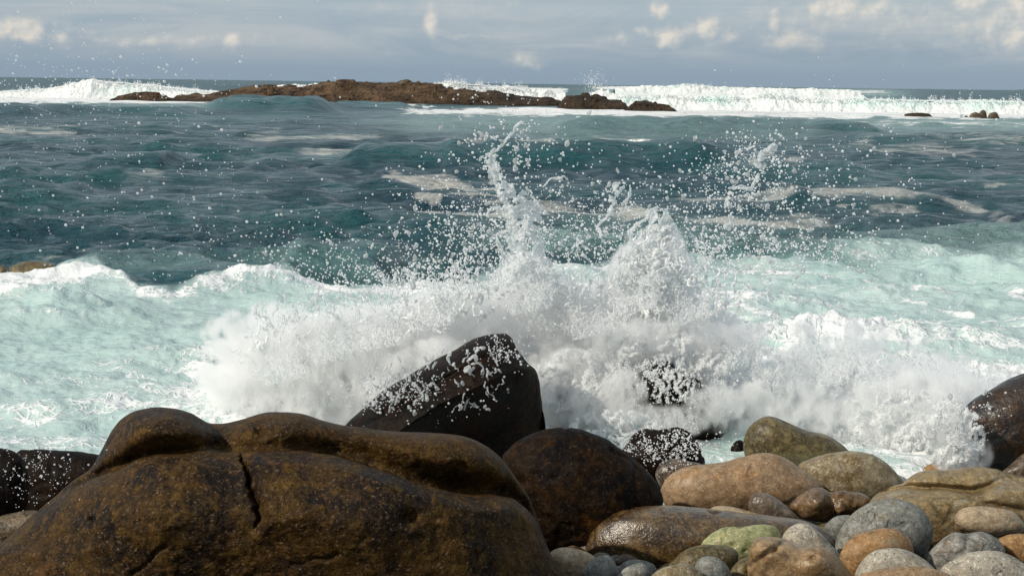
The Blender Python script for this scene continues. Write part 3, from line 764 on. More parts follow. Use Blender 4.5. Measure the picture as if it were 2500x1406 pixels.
rock('boulder', R4((1725, 735), (1780, 680), (1871, 605), (1960, 580), (2080, 640), (2100, 780), (1900, 820), (1760, 790)), 13.7, m_dkgrey,
     'grey brown stone half hidden at the right edge below the glossy black boulder', depth=.8, seed=26)
rock('boulder', R4((1170, 760), (1225, 692), (1300, 665), (1380, 662), (1440, 675), (1500, 705), (1520, 800), (1350, 840), (1200, 820)), 14.0, m_orange,
     'reddish stone behind the large ochre slab at the wash line', depth=.8, seed=27)


def slab_disp(px, py, ww, s):
    e = polydist(px, py, [(2150, 1200), (2220, 1188), (2300, 1190), (2370, 1196), (2400, 1190), (2440, 1175), (2500, 1165), (2700, 1160)])
    d = 0.22 * sstep(e, -4, 40) - 0.10 * np.exp(-(e / 7.0) ** 2) * (1 - sstep(px, 2380, 2470))
    e2 = polydist(px, py, [(2150, 1270), (2380, 1222), (2440, 1236), (2520, 1250), (2700, 1280)])
    d -= 0.06 * np.exp(-(e2 / 7.0) ** 2) * sstep(px, 2380, 2420)
    return d + 0.035 * fbm(np.stack([px * s, py * s, 0 * px], -1), 4, 5, .6, seed=33)


rock('boulder', R4((865, 930), (920, 865), (1010, 818), (1075, 800), (1130, 752), (1220, 716), (1400, 711), (1560, 697), (1680, 705), (1760, 735), (1871, 762), (2100, 800), (2300, 900), (2250, 1080), (2000, 1180), (1750, 1230), (1500, 1250), (1250, 1220), (1000, 1090), (880, 1000)),
     12.4, m_slab, 'large ochre and grey two-layered slab with dark grooves', depth=.8, nz=.03, seed=28, nu=260, nv=130, disp=slab_disp)


def scar(px, py, ww, s):
    q = np.hypot((px - 2118) / 34 + (py - 1270) / 60, (py - 1268) / 22)
    return -0.022 * (1 - sstep(q, .6, 1.2)) + 0.03 * (1 - sstep(q, .8, 1.)) * fbm(np.stack([px * s, py * s, 0 * px], -1), 30, 3, seed=3)


rock('boulder', R4((640, 1230), (650, 1150), (690, 1070), (745, 1005), (825, 943), (920, 907), (1020, 902), (1120, 920), (1200, 965), (1252, 1035), (1278, 1110), (1265, 1190), (1210, 1270), (1050, 1330), (800, 1340), (670, 1300)), 11.3, m_grey,
     'big round grey granite boulder with a chipped scar', depth=.85, nz=.028, seed=29, nu=170, nv=86, disp=scar)
rock('boulder', R4((1420, 1025), (1440, 985), (1500, 955), (1580, 948), (1700, 960), (1800, 985), (1852, 1030), (1878, 1085), (1850, 1125), (1750, 1145), (1650, 1152), (1500, 1118), (1430, 1072)), 11.5, m_pale2,
     'flat grey ochre oval stone lying on the large slab', depth=.95, nz=.028, seed=30)
rock('boulder', R4((570, 1095), (600, 1045), (650, 1015), (705, 1007), (750, 1015), (790, 1080), (740, 1190), (640, 1190)), 11.9, m_grey2,
     'small grey stone tucked behind the big round grey boulder', depth=.8, seed=31)
rock('boulder', R4((290, 1160), (320, 1105), (370, 1070), (420, 1059), (480, 1075), (540, 1118), (600, 1188), (650, 1240), (690, 1310), (620, 1380), (420, 1360), (300, 1260)), 10.9, m_pale,
     'pale speckled stone behind the veined ochre one', depth=.85, nz=.03, seed=32)
rock('boulder', R4((663, 1290), (690, 1220), (740, 1160), (830, 1115), (950, 1092), (1040, 1104), (1112, 1150), (1146, 1215), (1135, 1290), (1000, 1400), (800, 1440), (690, 1400)), 10.6, m_orange,
     'rust orange granite boulder in front of the big round grey one', depth=.85, nz=.028, seed=33)


def front_disp(px, py, ww, s):
    e = np.abs((px - 1870) * .35 + (py - 1350) * 1.0 - 18 * np.sin(px / 40))
    d = -0.04 * np.exp(-(e / 8.0) ** 2) + 0.10 * np.exp(-((px - 1865) / 45) ** 2 - ((py - 1340) / 38) ** 2) + 0.10 * np.exp(-((px - 2000) / 50) ** 2 - ((py - 1375) / 40) ** 2)
    for (x, y) in [(1893, 1344), (1985, 1362)]: d -= 0.05 * np.exp(-(((px - x) / 9) ** 2 + ((py - y) / 7) ** 2))
    return d


rock('boulder', R4((72, 1310), (80, 1230), (110, 1180), (160, 1150), (230, 1147), (300, 1160), (360, 1185), (430, 1214), (520, 1208), (600, 1228), (660, 1280), (712, 1350), (760, 1440), (720, 1560), (400, 1620), (120, 1560), (72, 1420)), 10.1, m_front,
     'ochre veined stone with small pits and a saddle shaped top', depth=.85, nz=.03, seed=34, disp=front_disp, nu=160, nv=80)
rock('boulder', R4((-60, 1400), (0, 1312), (70, 1283), (120, 1330), (120, 1480), (20, 1530), (-60, 1480)), 10.35, m_olive, 'small yellow brown stone left of the ochre veined one', depth=.9, seed=35)
rock('boulder', R4((765, 1420), (790, 1340), (840, 1280), (900, 1240), (980, 1224), (1080, 1228), (1180, 1270), (1250, 1320), (1300, 1390), (1260, 1520), (1000, 1580), (800, 1540)), 10.0, m_pale,
     'pale round speckled stone in front of the rust orange boulder', depth=.9, nz=.028, seed=36)


def band_disp(px, py, ww, s):
    return -0.05 * np.exp(-((px - 2368 - (py - 1300) * .1) / 10.0) ** 2) * (1 - sstep(py, 1300, 1340)) + 0.02 * fbm(np.stack([px * s, py * s, 0 * px], -1), 9, 4, seed=37)


rock('boulder', R4((1238, 1310), (1260, 1240), (1320, 1180), (1380, 1135), (1430, 1119), (1490, 1130), (1530, 1120), (1600, 1117), (1660, 1140), (1715, 1180), (1750, 1250), (1700, 1350), (1500, 1420), (1330, 1420), (1260, 1370)), 10.8, m_banded,
     'rough grey stone with a rusty left flank and a notch on top', depth=.85, nz=.025, seed=37, disp=band_disp)
rock('boulder', R4((1315, 1400), (1380, 1310), (1480, 1260), (1600, 1239), (1700, 1244), (1800, 1280), (1880, 1330), (1970, 1410), (1990, 1540), (1700, 1620), (1400, 1580)), 10.0, m_pale,
     'broad pale granite stone in the lower right corner', depth=.9, nz=.028, seed=38)
rock('boulder', R4((1700, 1175), (1760, 1138), (1850, 1127), (1930, 1140), (1990, 1200), (1960, 1320), (1850, 1340), (1740, 1260)), 11.0, m_orange,
     'orange stone at the right edge behind the broad pale one', depth=.85, seed=39)
rock('boulder', R4((790, 1420), (900, 1362), (1100, 1340), (1250, 1350), (1390, 1400), (1400, 1500), (1100, 1580), (850, 1540)), 9.5, m_tan,
     'flat rust grey stone cut by the bottom edge', depth=.9, nz=.028, seed=40)
# dark rocks glimpsed through the white water
rock('boulder', [(1530, 940), (1570, 915), (1605, 890), (1632, 866), (1650, 900), (1690, 920), (1728, 950), (1760, 1020), (1780, 1100), (1640, 1130), (1510, 1100), (1520, 1010)], 15.7, m_tri, 'jagged black rock showing through the middle of the white water', depth=.8, nz=.06, seed=41, nu=90, nv=45)
rock('boulder', [(1530, 1040), (1560, 1012), (1600, 1003), (1640, 1018), (1655, 1050), (1600, 1075), (1545, 1065)], 16.0, m_tri, 'low drowned dark rock just behind the foam specked boulder', depth=.8, nz=.06, seed=42, nu=70, nv=35)
rock('boulder', [(2258, 1020), (2275, 978), (2300, 965), (2330, 1005), (2350, 1060), (2330, 1105), (2270, 1110), (2240, 1070)], 15.7, m_tri, 'dark rock behind the spray left of the glossy black boulder', depth=.8, nz=.07, seed=43, nu=70, nv=35)
rock('boulder', [(-40, 690), (0, 650), (12, 652), (18, 690), (0, 760)], 28.4, m_olive, 'brown rock tip at the left frame edge behind the foam', 'rock', depth=.8, nz=.05, seed=44, nu=50, nv=25)
rock('boulder', [(12, 690), (20, 655), (50, 642), (85, 637), (120, 642), (150, 660), (165, 700), (90, 760)], 28.6, m_olive, 'brown boulder top with water running off behind the left foam crest', 'rock', depth=.8, nz=.05, seed=45, nu=70, nv=35)
# cobbles that fill the gaps underneath
rf = random.Random(5)
fills = [m_grey2, m_dkgrey, m_olive, m_brownwet, m_grey]
for k in range(64):
    px = rf.uniform(1380, 2560); py = rf.uniform(1190, 1460)
    if k >= 46: px = 1345 + (k - 46) % 9 * 42 + rf.uniform(-12, 12); py = 1345 + (k - 46) // 9 * 30 + rf.uniform(-6, 6)
    D = float(np.clip(np.interp(py, [1150, 1406, 1500], [13.6, 10.2, 9.4]) + 0.35, 9, 14))
    r_ = rf.uniform(22, 42) if k < 46 else rf.uniform(15, 24)
    if k >= 46: D = 11.35 if k < 55 else 11.0
    pts = [(px + r_ * 1.25 * math.cos(t) * rf.uniform(.9, 1.1), py + 22 + r_ * .8 * math.sin(t) * rf.uniform(.9, 1.1)) for t in np.linspace(0, 2 * math.pi, 9)[:-1]]
    rock('pebble', pts, D, fills[k % 5], 'wet cobble in the dark gaps under the boulders on the beach', 'pebble', group='cobbles wedged in the gaps under the boulders', depth=.8, seed=50 + k, nu=28, nv=14)
# ------------------------------------------------------------------ ISLET and far reef
m, nt, b, out = new_mat('reef_rock')
tcn = nt.nodes.new('ShaderNodeTexCoord'); pos = tcn.outputs['Object']
geo = nt.nodes.new('ShaderNodeNewGeometry'); spz = nt.nodes.new('ShaderNodeSeparateXYZ'); nt.links.new(geo.outputs['Position'], spz.inputs[0])
hz, wx = V(nt, spz.outputs[2]), V(nt, spz.outputs[0])
n1 = noise(nt, vmul(nt, warp(nt, pos, .2, 3.0), (.35, .6, 1.4)), 0.6, 6, 0.65); n2 = noise(nt, pos, 1.8, 6, 0.7)
c = mixc(nt, n1.step(.35, .65), (0.075, 0.042, 0.022), (0.27, 0.165, 0.088))
c = mixc(nt, n2.step(.52, .66) * .7, c, (0.045, 0.03, 0.02))
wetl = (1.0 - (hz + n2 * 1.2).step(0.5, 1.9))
right_shade = wx.step(-16.0, 0.0) * 0.85  # shade on the right-hand side of the islet, put into the rock colour
c = mixc(nt, wetl.max(right_shade) * 0.75, c, (0.032, 0.024, 0.017))
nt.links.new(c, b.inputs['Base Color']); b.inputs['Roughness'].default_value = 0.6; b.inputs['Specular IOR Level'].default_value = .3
nt.links.new(bump(nt, n2, 1.0, 1.0, bump(nt, n1, 1.0, 2.5)), b.inputs['Normal'])
m_reef = m


def reef(name, prof, D, width, label, cat, seed=1, nxs=320, nys=56, rough=.9, zb=-1.2, **props):
    """a rocky ridge whose skyline is prof (photograph pixels) at distance D"""
    pr = np.array(prof, float)
    px = np.linspace(pr[0, 0], pr[-1, 0], nxs); py = np.interp(px, pr[:, 0], pr[:, 1])
    T_ = at(px, py, D)                                    # skyline points
    ends = np.minimum(1, np.minimum(px - px[0], px[-1] - px) / (0.08 * (px[-1] - px[0]) + 6))
    t = np.linspace(-1, 1, nys)
    v = np.zeros((nxs, nys, 3))
    q = np.abs(t)[None] ** 1.0
    H = T_[:, 2] - zb
    P = np.zeros((nxs, nys, 3)); P[..., 0] = T_[:, 0][:, None]; P[..., 1] = D + t[None] * width * (0.35 + 0.65 * ends[:, None])
    n_ = fbm(P, .16, 5, .55, seed=seed, ridged=True); n2_ = fbm(P * np.array([1, 1, 1]) + P[..., [1]] * .6, .5, 5, .6, seed=seed + 3)
    prof_ = np.clip(1 - q ** 1.7, 0, 1)
    # a few terraces
    z = zb + H[:, None] * prof_ * (1 + (0.30 * n_ + 0.18 * n2_) * rough * sstep(q, 0.0, .3))
    st = 0.55; zz = z + 0.4 * n_
    z = z * .5 + .5 * (np.floor(zz / st) + sstep(zz / st - np.floor(zz / st), .55, 1.0)) * st
    z = np.where(q < .03, np.maximum(z, zb + H[:, None] * .98), z)
    z += 0.16 * n2_ * rough
    P[..., 2] = z; P[..., 1] += 1.4 * n2_ * rough; P[..., 0] += 0.8 * n_ * rough
    C = np.array([P[..., 0].mean(), D, 0])
    me = mesh_np(name, (P - C).reshape(-1, 3), grid_quads(nxs, nys), smooth=False)
    return link(name, me, m_reef, loc=Vector(C), label=label, category=cat, **props)


reef('rocky_islet', [(410, 246), (430, 236), (480, 231), (520, 228), (560, 222), (600, 218), (640, 213), (664, 212), (672, 215), (700, 214), (720, 217), (760, 210), (800, 203), (822, 199), (850, 201), (880, 206), (930, 208), (965, 207), (1010, 207),
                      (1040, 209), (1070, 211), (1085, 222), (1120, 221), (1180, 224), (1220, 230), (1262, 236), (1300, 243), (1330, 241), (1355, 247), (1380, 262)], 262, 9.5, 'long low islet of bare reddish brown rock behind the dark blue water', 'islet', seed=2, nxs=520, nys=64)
reef('sea_rock', [(262, 246), (280, 239), (300, 233), (340, 226), (352, 225), (380, 229), (388, 234), (410, 238), (425, 246)], 252, 4, 'low brown rock off the left end of the islet in front of a breaker', 'rock', seed=5, nxs=110, nys=30)
reef('sea_rock', [(1355, 262), (1368, 244), (1385, 237), (1420, 234), (1450, 237), (1480, 246), (1510, 252), (1535, 268)], 228, 4.5, 'dark jagged rock off the right end of the islet', 'rock', seed=7, nxs=120, nys=30)
reef('sea_rock', [(1515, 272), (1545, 250), (1575, 249), (1600, 252), (1630, 257), (1650, 272)], 220, 2.4, 'small dark flat rock at the right tip of the reef chain', 'rock', seed=9, nxs=60, nys=20)
reef('sea_rock', [(2205, 281), (2235, 276), (2262, 280), (2272, 286)], 205, 1.2, 'thin dark rock awash in the foam before the right breaker', 'rock', seed=10, nxs=40, nys=14, rough=.5)
reef('sea_rock', [(2250, 284), (2262, 279), (2275, 284)], 203, .5, 'tiny dark rock between the thin rock and the three humps in the foam', 'rock', seed=11, nxs=20, nys=10, rough=.4)


def lump(name, pts, D, label, seed, mat=None):
    return rock(name, pts, D, mat or m_reef2, label, 'rock', depth=.8, nz=.10, seed=seed, nu=44, nv=22)


m_reef2 = mk('far_brown_rock', (0.07, 0.05, 0.028), (0.15, 0.11, 0.07), None, speck=.3, rough=.6, seed=30, grain=2.0, bumpy=.6)
rock('rock_cap', [(968, 212), (974, 203), (980, 197), (992, 194), (1002, 197), (1008, 203), (1012, 212), (990, 216)], 262, m_reef2, 'single rounded tan boulder perched on top of the islet', 'boulder', depth=.8, nz=.08, seed=61, nu=44, nv=22).name = 'perched_boulder'
rock('block', [(655, 236), (652, 214), (660, 210), (668, 211), (671, 222), (672, 236)], 256, m_reef, 'upright dark block standing on the left half of the islet', 'rock', depth=.7, nz=.12, seed=62, nu=40, nv=20).name = 'upright_rock'
lump('sea_rock', [(2366, 290), (2370, 279), (2382, 275), (2394, 280), (2398, 292), (2380, 296)], 197, 'left hump of the three brown rocks in the foam near the right edge', 63)
lump('sea_rock', [(2388, 290), (2391, 275), (2400, 269), (2408, 275), (2409, 292), (2398, 296)], 198, 'tall middle hump of the three brown rocks in the foam near the right edge', 64)
lump('sea_rock', [(2412, 290), (2416, 278), (2430, 274), (2438, 283), (2440, 292), (2424, 296)], 197, 'right hump of the three brown rocks in the foam near the right edge', 65)
lump('sea_rock', [(2352, 290), (2356, 283), (2362, 284), (2364, 292), (2358, 294)], 197, 'smallest brown stone beside the three humps in the foam', 66)

# ------------------------------------------------------------------ BREAKERS far out
m, nt, b, out = new_mat('breaking_foam')
tcn = nt.nodes.new('ShaderNodeTexCoord'); pos = tcn.outputs['Object']
sp_ = nt.nodes.new('ShaderNodeSeparateXYZ'); geo = nt.nodes.new('ShaderNodeNewGeometry'); nt.links.new(geo.outputs['Position'], sp_.inputs[0]); hz = V(nt, sp_.outputs[2])
A = attr(nt, 'aqua')
n1 = noise(nt, vmul(nt, warp(nt, pos, .5, 1.5), (.6, 1, .6)), .7, 7, .65); n2 = noise(nt, pos, 2.5, 6, .7)
n0 = noise(nt, vmul(nt, warp(nt, pos, .2, 2.0), (.35, 1, .8)), .35, 5, .6)
c = mixc(nt, (A + (n0 - .5) * 1.6 + (n1 - .5) * .5).step(.35, 1.0) * .75, (0.83, 0.84, 0.82), (0.50, 0.70, 0.665))
nt.links.new(c, b.inputs['Base Color']); b.inputs['Roughness'].default_value = .7; b.inputs['Specular IOR Level'].default_value = .2
nt.links.new(bump(nt, n2, .5, .3, bump(nt, n1, .5, .7)), b.inputs['Normal'])
m_break = m


def breaker(crest, D, wf, wb, label, seed=1, aqua=.3, nsx=420, nt_=60, zb=-0.6, group='white breakers beyond the open water', Dr=0.0, jag=.16):
    pr = np.array(crest, float)
    px = np.linspace(pr[0, 0], pr[-1, 0], nsx); py = np.interp(px, pr[:, 0], pr[:, 1])
    T_ = at(px, py, D)
    x = T_[:, 0]; H = np.maximum(T_[:, 2], .05) - zb
    e = np.minimum(1, np.minimum(px - px[0], px[-1] - px) / 25.0)
    t = np.linspace(0, 1, nt_)
    # across: foot (t=0), steep face, crest at t=.55, long back
    yy = np.where(t < .55, -wf * (1 - (t / .55)) ** 1.5, wb * ((t - .55) / .45) ** 1.2)
    zz = np.where(t < .55, np.sin(t / .55 * math.pi / 2) ** .8, 1 - ((t - .55) / .45) ** 1.6)
    P = np.zeros((nsx, nt_, 3)); P[..., 0] = x[:, None]; P[..., 1] = D + yy[None] + 2.5 * f2(x * .05, x * 0, 1, 3, seed=seed)[:, None]
    P[..., 2] = zb + H[:, None] * zz[None]
    big_ = fbm(P * np.array([1, .5, 1]), .28, 5, .6, seed=seed); sm = fbm(P, 1.1, 4, .6, seed=seed + 2)
    amp = (0.25 + 0.75 * zz[None]) * (.4 + .6 * e[:, None])
    P[..., 1] -= (1.1 * big_ + .3 * sm) * amp
    P[..., 2] += (H[:, None] * (jag * big_ + jag * .6 * sm)) * amp
    aq = aqua + .35 * f2(P[..., 0], P[..., 2] * 1.5, .12, 3, seed=seed + 6) + .15 * zz[None]
    C = np.array([x.mean(), D, 0])
    me = mesh_np('breaking_wave', (P - C).reshape(-1, 3), grid_quads(nsx, nt_), dict(aqua=aq))
    return link('breaking_wave', me, m_break, loc=Vector(C), label=label, category='wave', group=group)


breaker([(-150, 226), (-20, 224), (60, 222), (130, 216), (180, 204), (205, 199), (232, 196), (260, 200), (300, 205), (350, 206), (400, 212), (440, 216), (500, 221), (560, 224), (620, 230)], 285, 5, 12, 'tall white breaker rolling in at the far left behind the low rock', seed=3, aqua=.28, nsx=500)
breaker([(1470, 246), (1500, 236), (1540, 232), (1600, 236), (1620, 232), (1700, 234), (1800, 236), (1850, 230), (1880, 228), (1915, 230), (1950, 238), (2000, 242), (2060, 244), (2090, 238), (2108, 235), (2118, 243), (2200, 246), (2300, 247), (2400, 246), (2450, 248), (2520, 249), (2640, 252)],
        240, 5, 12, 'long white breaker with an aqua face across the right half', seed=4, aqua=.38, nsx=900, nt_=70, jag=.30)
breaker([(1500, 216), (1540, 212), (1600, 211), (1660, 208), (1680, 205), (1700, 208), (1740, 212), (1800, 216), (1900, 216), (2000, 217), (2100, 221)], 400, 6, 14, 'thin white breaker near the horizon right of the spray plume', seed=5, aqua=.35, nsx=260, nt_=36)
breaker([(1040, 214), (1065, 204), (1100, 203), (1130, 207), (1160, 210), (1200, 214), (1240, 214), (1262, 218), (1290, 216), (1330, 222), (1380, 228)], 285, 3, 7, 'white spray bursting up behind the dark right half of the islet', seed=6, aqua=.1, nsx=240, nt_=40, jag=.3)
breaker([(640, 213), (680, 208), (720, 206), (780, 205), (800, 206), (830, 212)], 300, 3, 6, 'thin strip of white water behind the left half of the islet', seed=7, aqua=.3, nsx=120, nt_=26)
breaker([(1418, 238), (1440, 228), (1455, 222), (1470, 218), (1485, 222), (1500, 230), (1520, 238)], 256, 2.5, 4, 'white plume bursting up at the right end of the reef', seed=8, aqua=.05, nsx=90, nt_=36, jag=.45)
breaker([(1320, 360), (1360, 352), (1430, 350), (1500, 346), (1540, 338), (1585, 340), (1610, 349), (1640, 356), (1670, 364)], 75.5, .6, 1.8, 'foaming lip on the dark wave in the middle distance', seed=9, aqua=-.2, nsx=220, nt_=30, zb=.35, jag=.3)

# ------------------------------------------------------------------ SPRAY
def node_group_points(name, mat):
    g = bpy.data.node_groups.new(name, 'GeometryNodeTree')
    g.interface.new_socket('Geometry', in_out='INPUT', socket_type='NodeSocketGeometry'); g.interface.new_socket('Geometry', in_out='OUTPUT', socket_type='NodeSocketGeometry')
    i = g.nodes.new('NodeGroupInput'); o = g.nodes.new('NodeGroupOutput'); mp = g.nodes.new('GeometryNodeMeshToPoints'); na = g.nodes.new('GeometryNodeInputNamedAttribute')
    na.data_type = 'FLOAT'; na.inputs['Name'].default_value = 'rad'; sm = g.nodes.new('GeometryNodeSetMaterial'); sm.inputs['Material'].default_value = mat
    g.links.new(i.outputs[0], mp.inputs['Mesh']); g.links.new(na.outputs[0], mp.inputs['Radius']); g.links.new(mp.outputs[0], sm.inputs[0]); g.links.new(sm.outputs[0], o.inputs[0])
    return g


m, nt, b, out = new_mat('white_water')
b.inputs['Base Color'].default_value = (0.96, 0.965, 0.965, 1); b.inputs['Roughness'].default_value = .3; b.inputs['Specular IOR Level'].default_value = .35
tr = nt.nodes.new('ShaderNodeBsdfTranslucent'); tr.inputs[0].default_value = (0.96, 0.97, 0.97, 1); ms = nt.nodes.new('ShaderNodeMixShader'); ms.inputs[0].default_value = .5
nt.links.new(b.outputs[0], ms.inputs[1]); nt.links.new(tr.outputs[0], ms.inputs[2]); nt.links.new(ms.outputs[0], out.inputs[0])
m_spray = m
m, nt, b, out = new_mat('water_sheet')
b.inputs['Base Color'].default_value = (0.84, 0.87, 0.88, 1); b.inputs['Roughness'].default_value = .10; b.inputs['Specular IOR Level'].default_value = .5
tcn = nt.nodes.new('ShaderNodeTexCoord'); pos = tcn.outputs['Object']
n1 = noise(nt, pos, 9, 5, .6); n2 = noise(nt, pos, 30, 4, .6)
nt.links.new(bump(nt, n2, .5, .01, bump(nt, n1, .6, .05)), b.inputs['Normal'])
tr = nt.nodes.new('ShaderNodeBsdfTranslucent'); tr.inputs[0].default_value = (0.93, 0.95, 0.955, 1); ms = nt.nodes.new('ShaderNodeMixShader'); ms.inputs[0].default_value = .4
tp = nt.nodes.new('ShaderNodeBsdfTransparent'); ms2 = nt.nodes.new('ShaderNodeMixShader')
fr = nt.nodes.new('ShaderNodeLayerWeight'); fr.inputs[0].default_value = .35
see = (0.50 - V(nt, fr.outputs['Facing']) * 0.5 + (n1 - .5) * .8).clamp()
nt.links.new(b.outputs[0], ms.inputs[1]); nt.links.new(tr.outputs[0], ms.inputs[2]); nt.links.new(see.k, ms2.inputs[0]); nt.links.new(ms.outputs[0], ms2.inputs[1]); nt.links.new(tp.outputs[0], ms2.inputs[2]); nt.links.new(ms2.outputs[0], out.inputs[0])
m_sheet = m
g_pts = node_group_points('water_points', m_spray)

rg_ = np.random.RandomState(11)
PTS, RAD = [], []


def emit(px, py, D, r):
    PTS.append(at(px, py, D)); RAD.append(r)


def drops_r(n, lo, hi, al=2.6):
    u = rg_.uniform(size=n)
    return (lo ** (1 - al) + u * (hi ** (1 - al) - lo ** (1 - al))) ** (1 / (1 - al))


def fan(n, x0, y0, x1, y1, a0, a1, l0, l1, D0, D1, r=(.0022, .008), per=60, grav=.35, bias=1.6, spread=.07, curl=14):
    """ligament-like streaks thrown from a line of points; angles in degrees, lengths in photo pixels"""
    t = rg_.uniform(size=n); sx, sy = x0 + (x1 - x0) * t, y0 + (y1 - y0) * t
    an = np.radians(rg_.uniform(a0, a1, n)); ln = l0 + (l1 - l0) * rg_.uniform(size=n) ** bias
    ln = ln * (0.55 + 0.9 * (0.5 + 0.5 * f2(sx, sy * 0, 1 / 55., 3, seed=x0 * .01)))
    u = np.linspace(0, 1, per)[None] ** .8
    jit = rg_.normal(size=(n, per, 2)) * (2 + spread * ln[:, None, None] * u[..., None] * .5)
    ph, fr_ = rg_.uniform(0, 6.28, (n, 1)), rg_.uniform(2, 7, (n, 1))
    wob = curl * u * np.sin(fr_ * u * 3 + ph)
    X_ = sx[:, None] + np.cos(an)[:, None] * ln[:, None] * u - np.sin(an)[:, None] * wob * .5 + jit[..., 0] * .6
    Y_ = sy[:, None] - np.sin(an)[:, None] * ln[:, None] * u + grav * ln[:, None] * u * u + np.cos(an)[:, None] * wob * .5 + jit[..., 1] * .6
    D_ = rg_.uniform(D0, D1, (n, 1)) + rg_.normal(size=(n, 1)) * .35 * u
    R_ = drops_r(n * per, r[0], r[1]).reshape(n, per) * (1 - .3 * u)
    keep = rg_.uniform(size=(n, per)) > .5 * u
    emit(X_[keep], Y_[keep], D_[keep] if D_.shape == X_.shape else np.broadcast_to(D_, X_.shape)[keep], R_[keep])


MIST = []


def cloud(n, cx, cy, sx, sy, D0, D1, r=(.0029, .0075), rot=0.0, thr=0.0, seed=1, sc_=1 / 60., stretch=(1, 1), al=3.0, soft=.35):
    a = rg_.normal(size=(n, 2)) * .62; a = a[np.hypot(a[:, 0], a[:, 1]) < 1.15]; n = len(a); th = math.radians(rot)
    X_ = cx + a[:, 0] * sx * math.cos(th) - a[:, 1] * sy * math.sin(th); Y_ = cy - a[:, 0] * sx * math.sin(th) - a[:, 1] * sy * math.cos(th)
    D_ = rg_.uniform(D0, D1, n)
    q = np.stack([X_ * stretch[0], Y_ * stretch[1], D_ * 60], -1)
    f = fbm(q, sc_, 5, .6, seed=seed)
    keep = rg_.uniform(size=n) < sstep(f, thr - soft * .5, thr + soft * .5)
    k = keep.sum()
    X_, Y_, D_ = X_[keep], Y_[keep], D_[keep]
    MIST.append(at(X_[::18], Y_[::18], D_[::18])); h = slice(0, None, 9)
    emit(X_[h], Y_[h], D_[h], drops_r(len(X_[h]), r[0], r[1], al))


# mist and fine spray
cloud(300000, 800, 910, 250, 120, 15.9, 17.4, rot=14, thr=-.12, seed=2)
cloud(110000, 1010, 830, 190, 80, 16.0, 17.4, rot=22, thr=-.08, seed=3)
cloud(50000, 640, 880, 140, 120, 16.0, 17.6, rot=10, thr=.05, seed=4)
cloud(300000, 1440, 830, 320, 120, 16.2, 17.6, thr=-.10, seed=5, stretch=(1, .6))
cloud(60000, 1285, 700, 62, 60, 16.2, 16.9, thr=-.12, seed=6)
cloud(110000, 1590, 690, 85, 85, 16.2, 17.0, thr=-.15, seed=7)
cloud(24000, 1610, 620, 45, 50, 16.2, 16.6, thr=-.15, seed=14)
cloud(110000, 1950, 930, 380, 120, 16.2, 17.4, thr=.12, seed=8, stretch=(1, .6))
cloud(150000, 2260, 1030, 190, 100, 15.2, 16.8, thr=-.02, seed=9, stretch=(1, .6))
cloud(90000, 1400, 960, 140, 90, 15.6, 17.0, thr=.02, seed=10)
cloud(40000, 1640, 825, 190, 30, 15.5, 15.9, thr=.05, seed=15)
cloud(24000, 1480, 1000, 90, 40, 15.2, 15.8, thr=.15, seed=16)
cloud(40000, 2280, 1000, 60, 60, 15.0, 15.6, thr=.0, seed=17)
cloud(60000, 1900, 1010, 160, 60, 15.2, 16.4, thr=.05, seed=12)
cloud(36000, 1020, 900, 120, 40, 15.3, 15.9, rot=28, thr=.1, seed=13)
cloud(22000, 1600, 1030, 110, 22, 15.0, 15.25, thr=-.1, seed=21)
cloud(5000, 1525, 960, 34, 40, 15.0, 15.25, thr=-.1, seed=22)
cloud(6000, 1745, 985, 50, 30, 15.0, 15.25, thr=-.1, seed=23)
# lacy threads: drops strung along wandering cell walls, as a torn film leaves them
def lace(n, cx, cy, sx, sy, D0, D1, cell=26.0, wth=.05, r=(.0028, .0075), rot=0.0, seed=1, stretch=1.5, octs=2, jit=.8):
    a = rg_.uniform(-1, 1, (n, 2)); a = a[np.hypot(a[:, 0], a[:, 1]) < 1]; th = math.radians(rot)
    X_ = cx + a[:, 0] * sx * math.cos(th) - a[:, 1] * sy * math.sin(th); Y_ = cy - a[:, 0] * sx * math.sin(th) - a[:, 1] * sy * math.cos(th)
    e = np.hypot(a[:, 0], a[:, 1])
    wx_ = X_ + 16 * f2(X_, Y_, 1 / 45., 3, seed=seed + 7); wy_ = Y_ + 16 * f2(X_, Y_, 1 / 45., 3, seed=seed + 8)
    f = f2(wx_ / cell, wy_ / cell / stretch, 1, octs, .55, seed=seed); big = f2(X_, Y_, 1 / 90., 3, seed=seed + 2)
    keep = (np.abs(f) < wth * (1.1 + big * 1.2)) & (rg_.uniform(size=len(X_)) < 1.25 - e ** 2) & (big > -.35)
    X_, Y_ = X_[keep], Y_[keep]; m_ = len(X_)
    D_ = D0 + (D1 - D0) * (.5 + .5 * f2(X_, Y_, 1 / 60., 3, seed=seed + 4)) + rg_.normal(size=m_) * .01
    emit(X_ + rg_.normal(size=m_) * jit, Y_ + rg_.normal(size=m_) * jit, D_, drops_r(m_, r[0], r[1], 2.2))


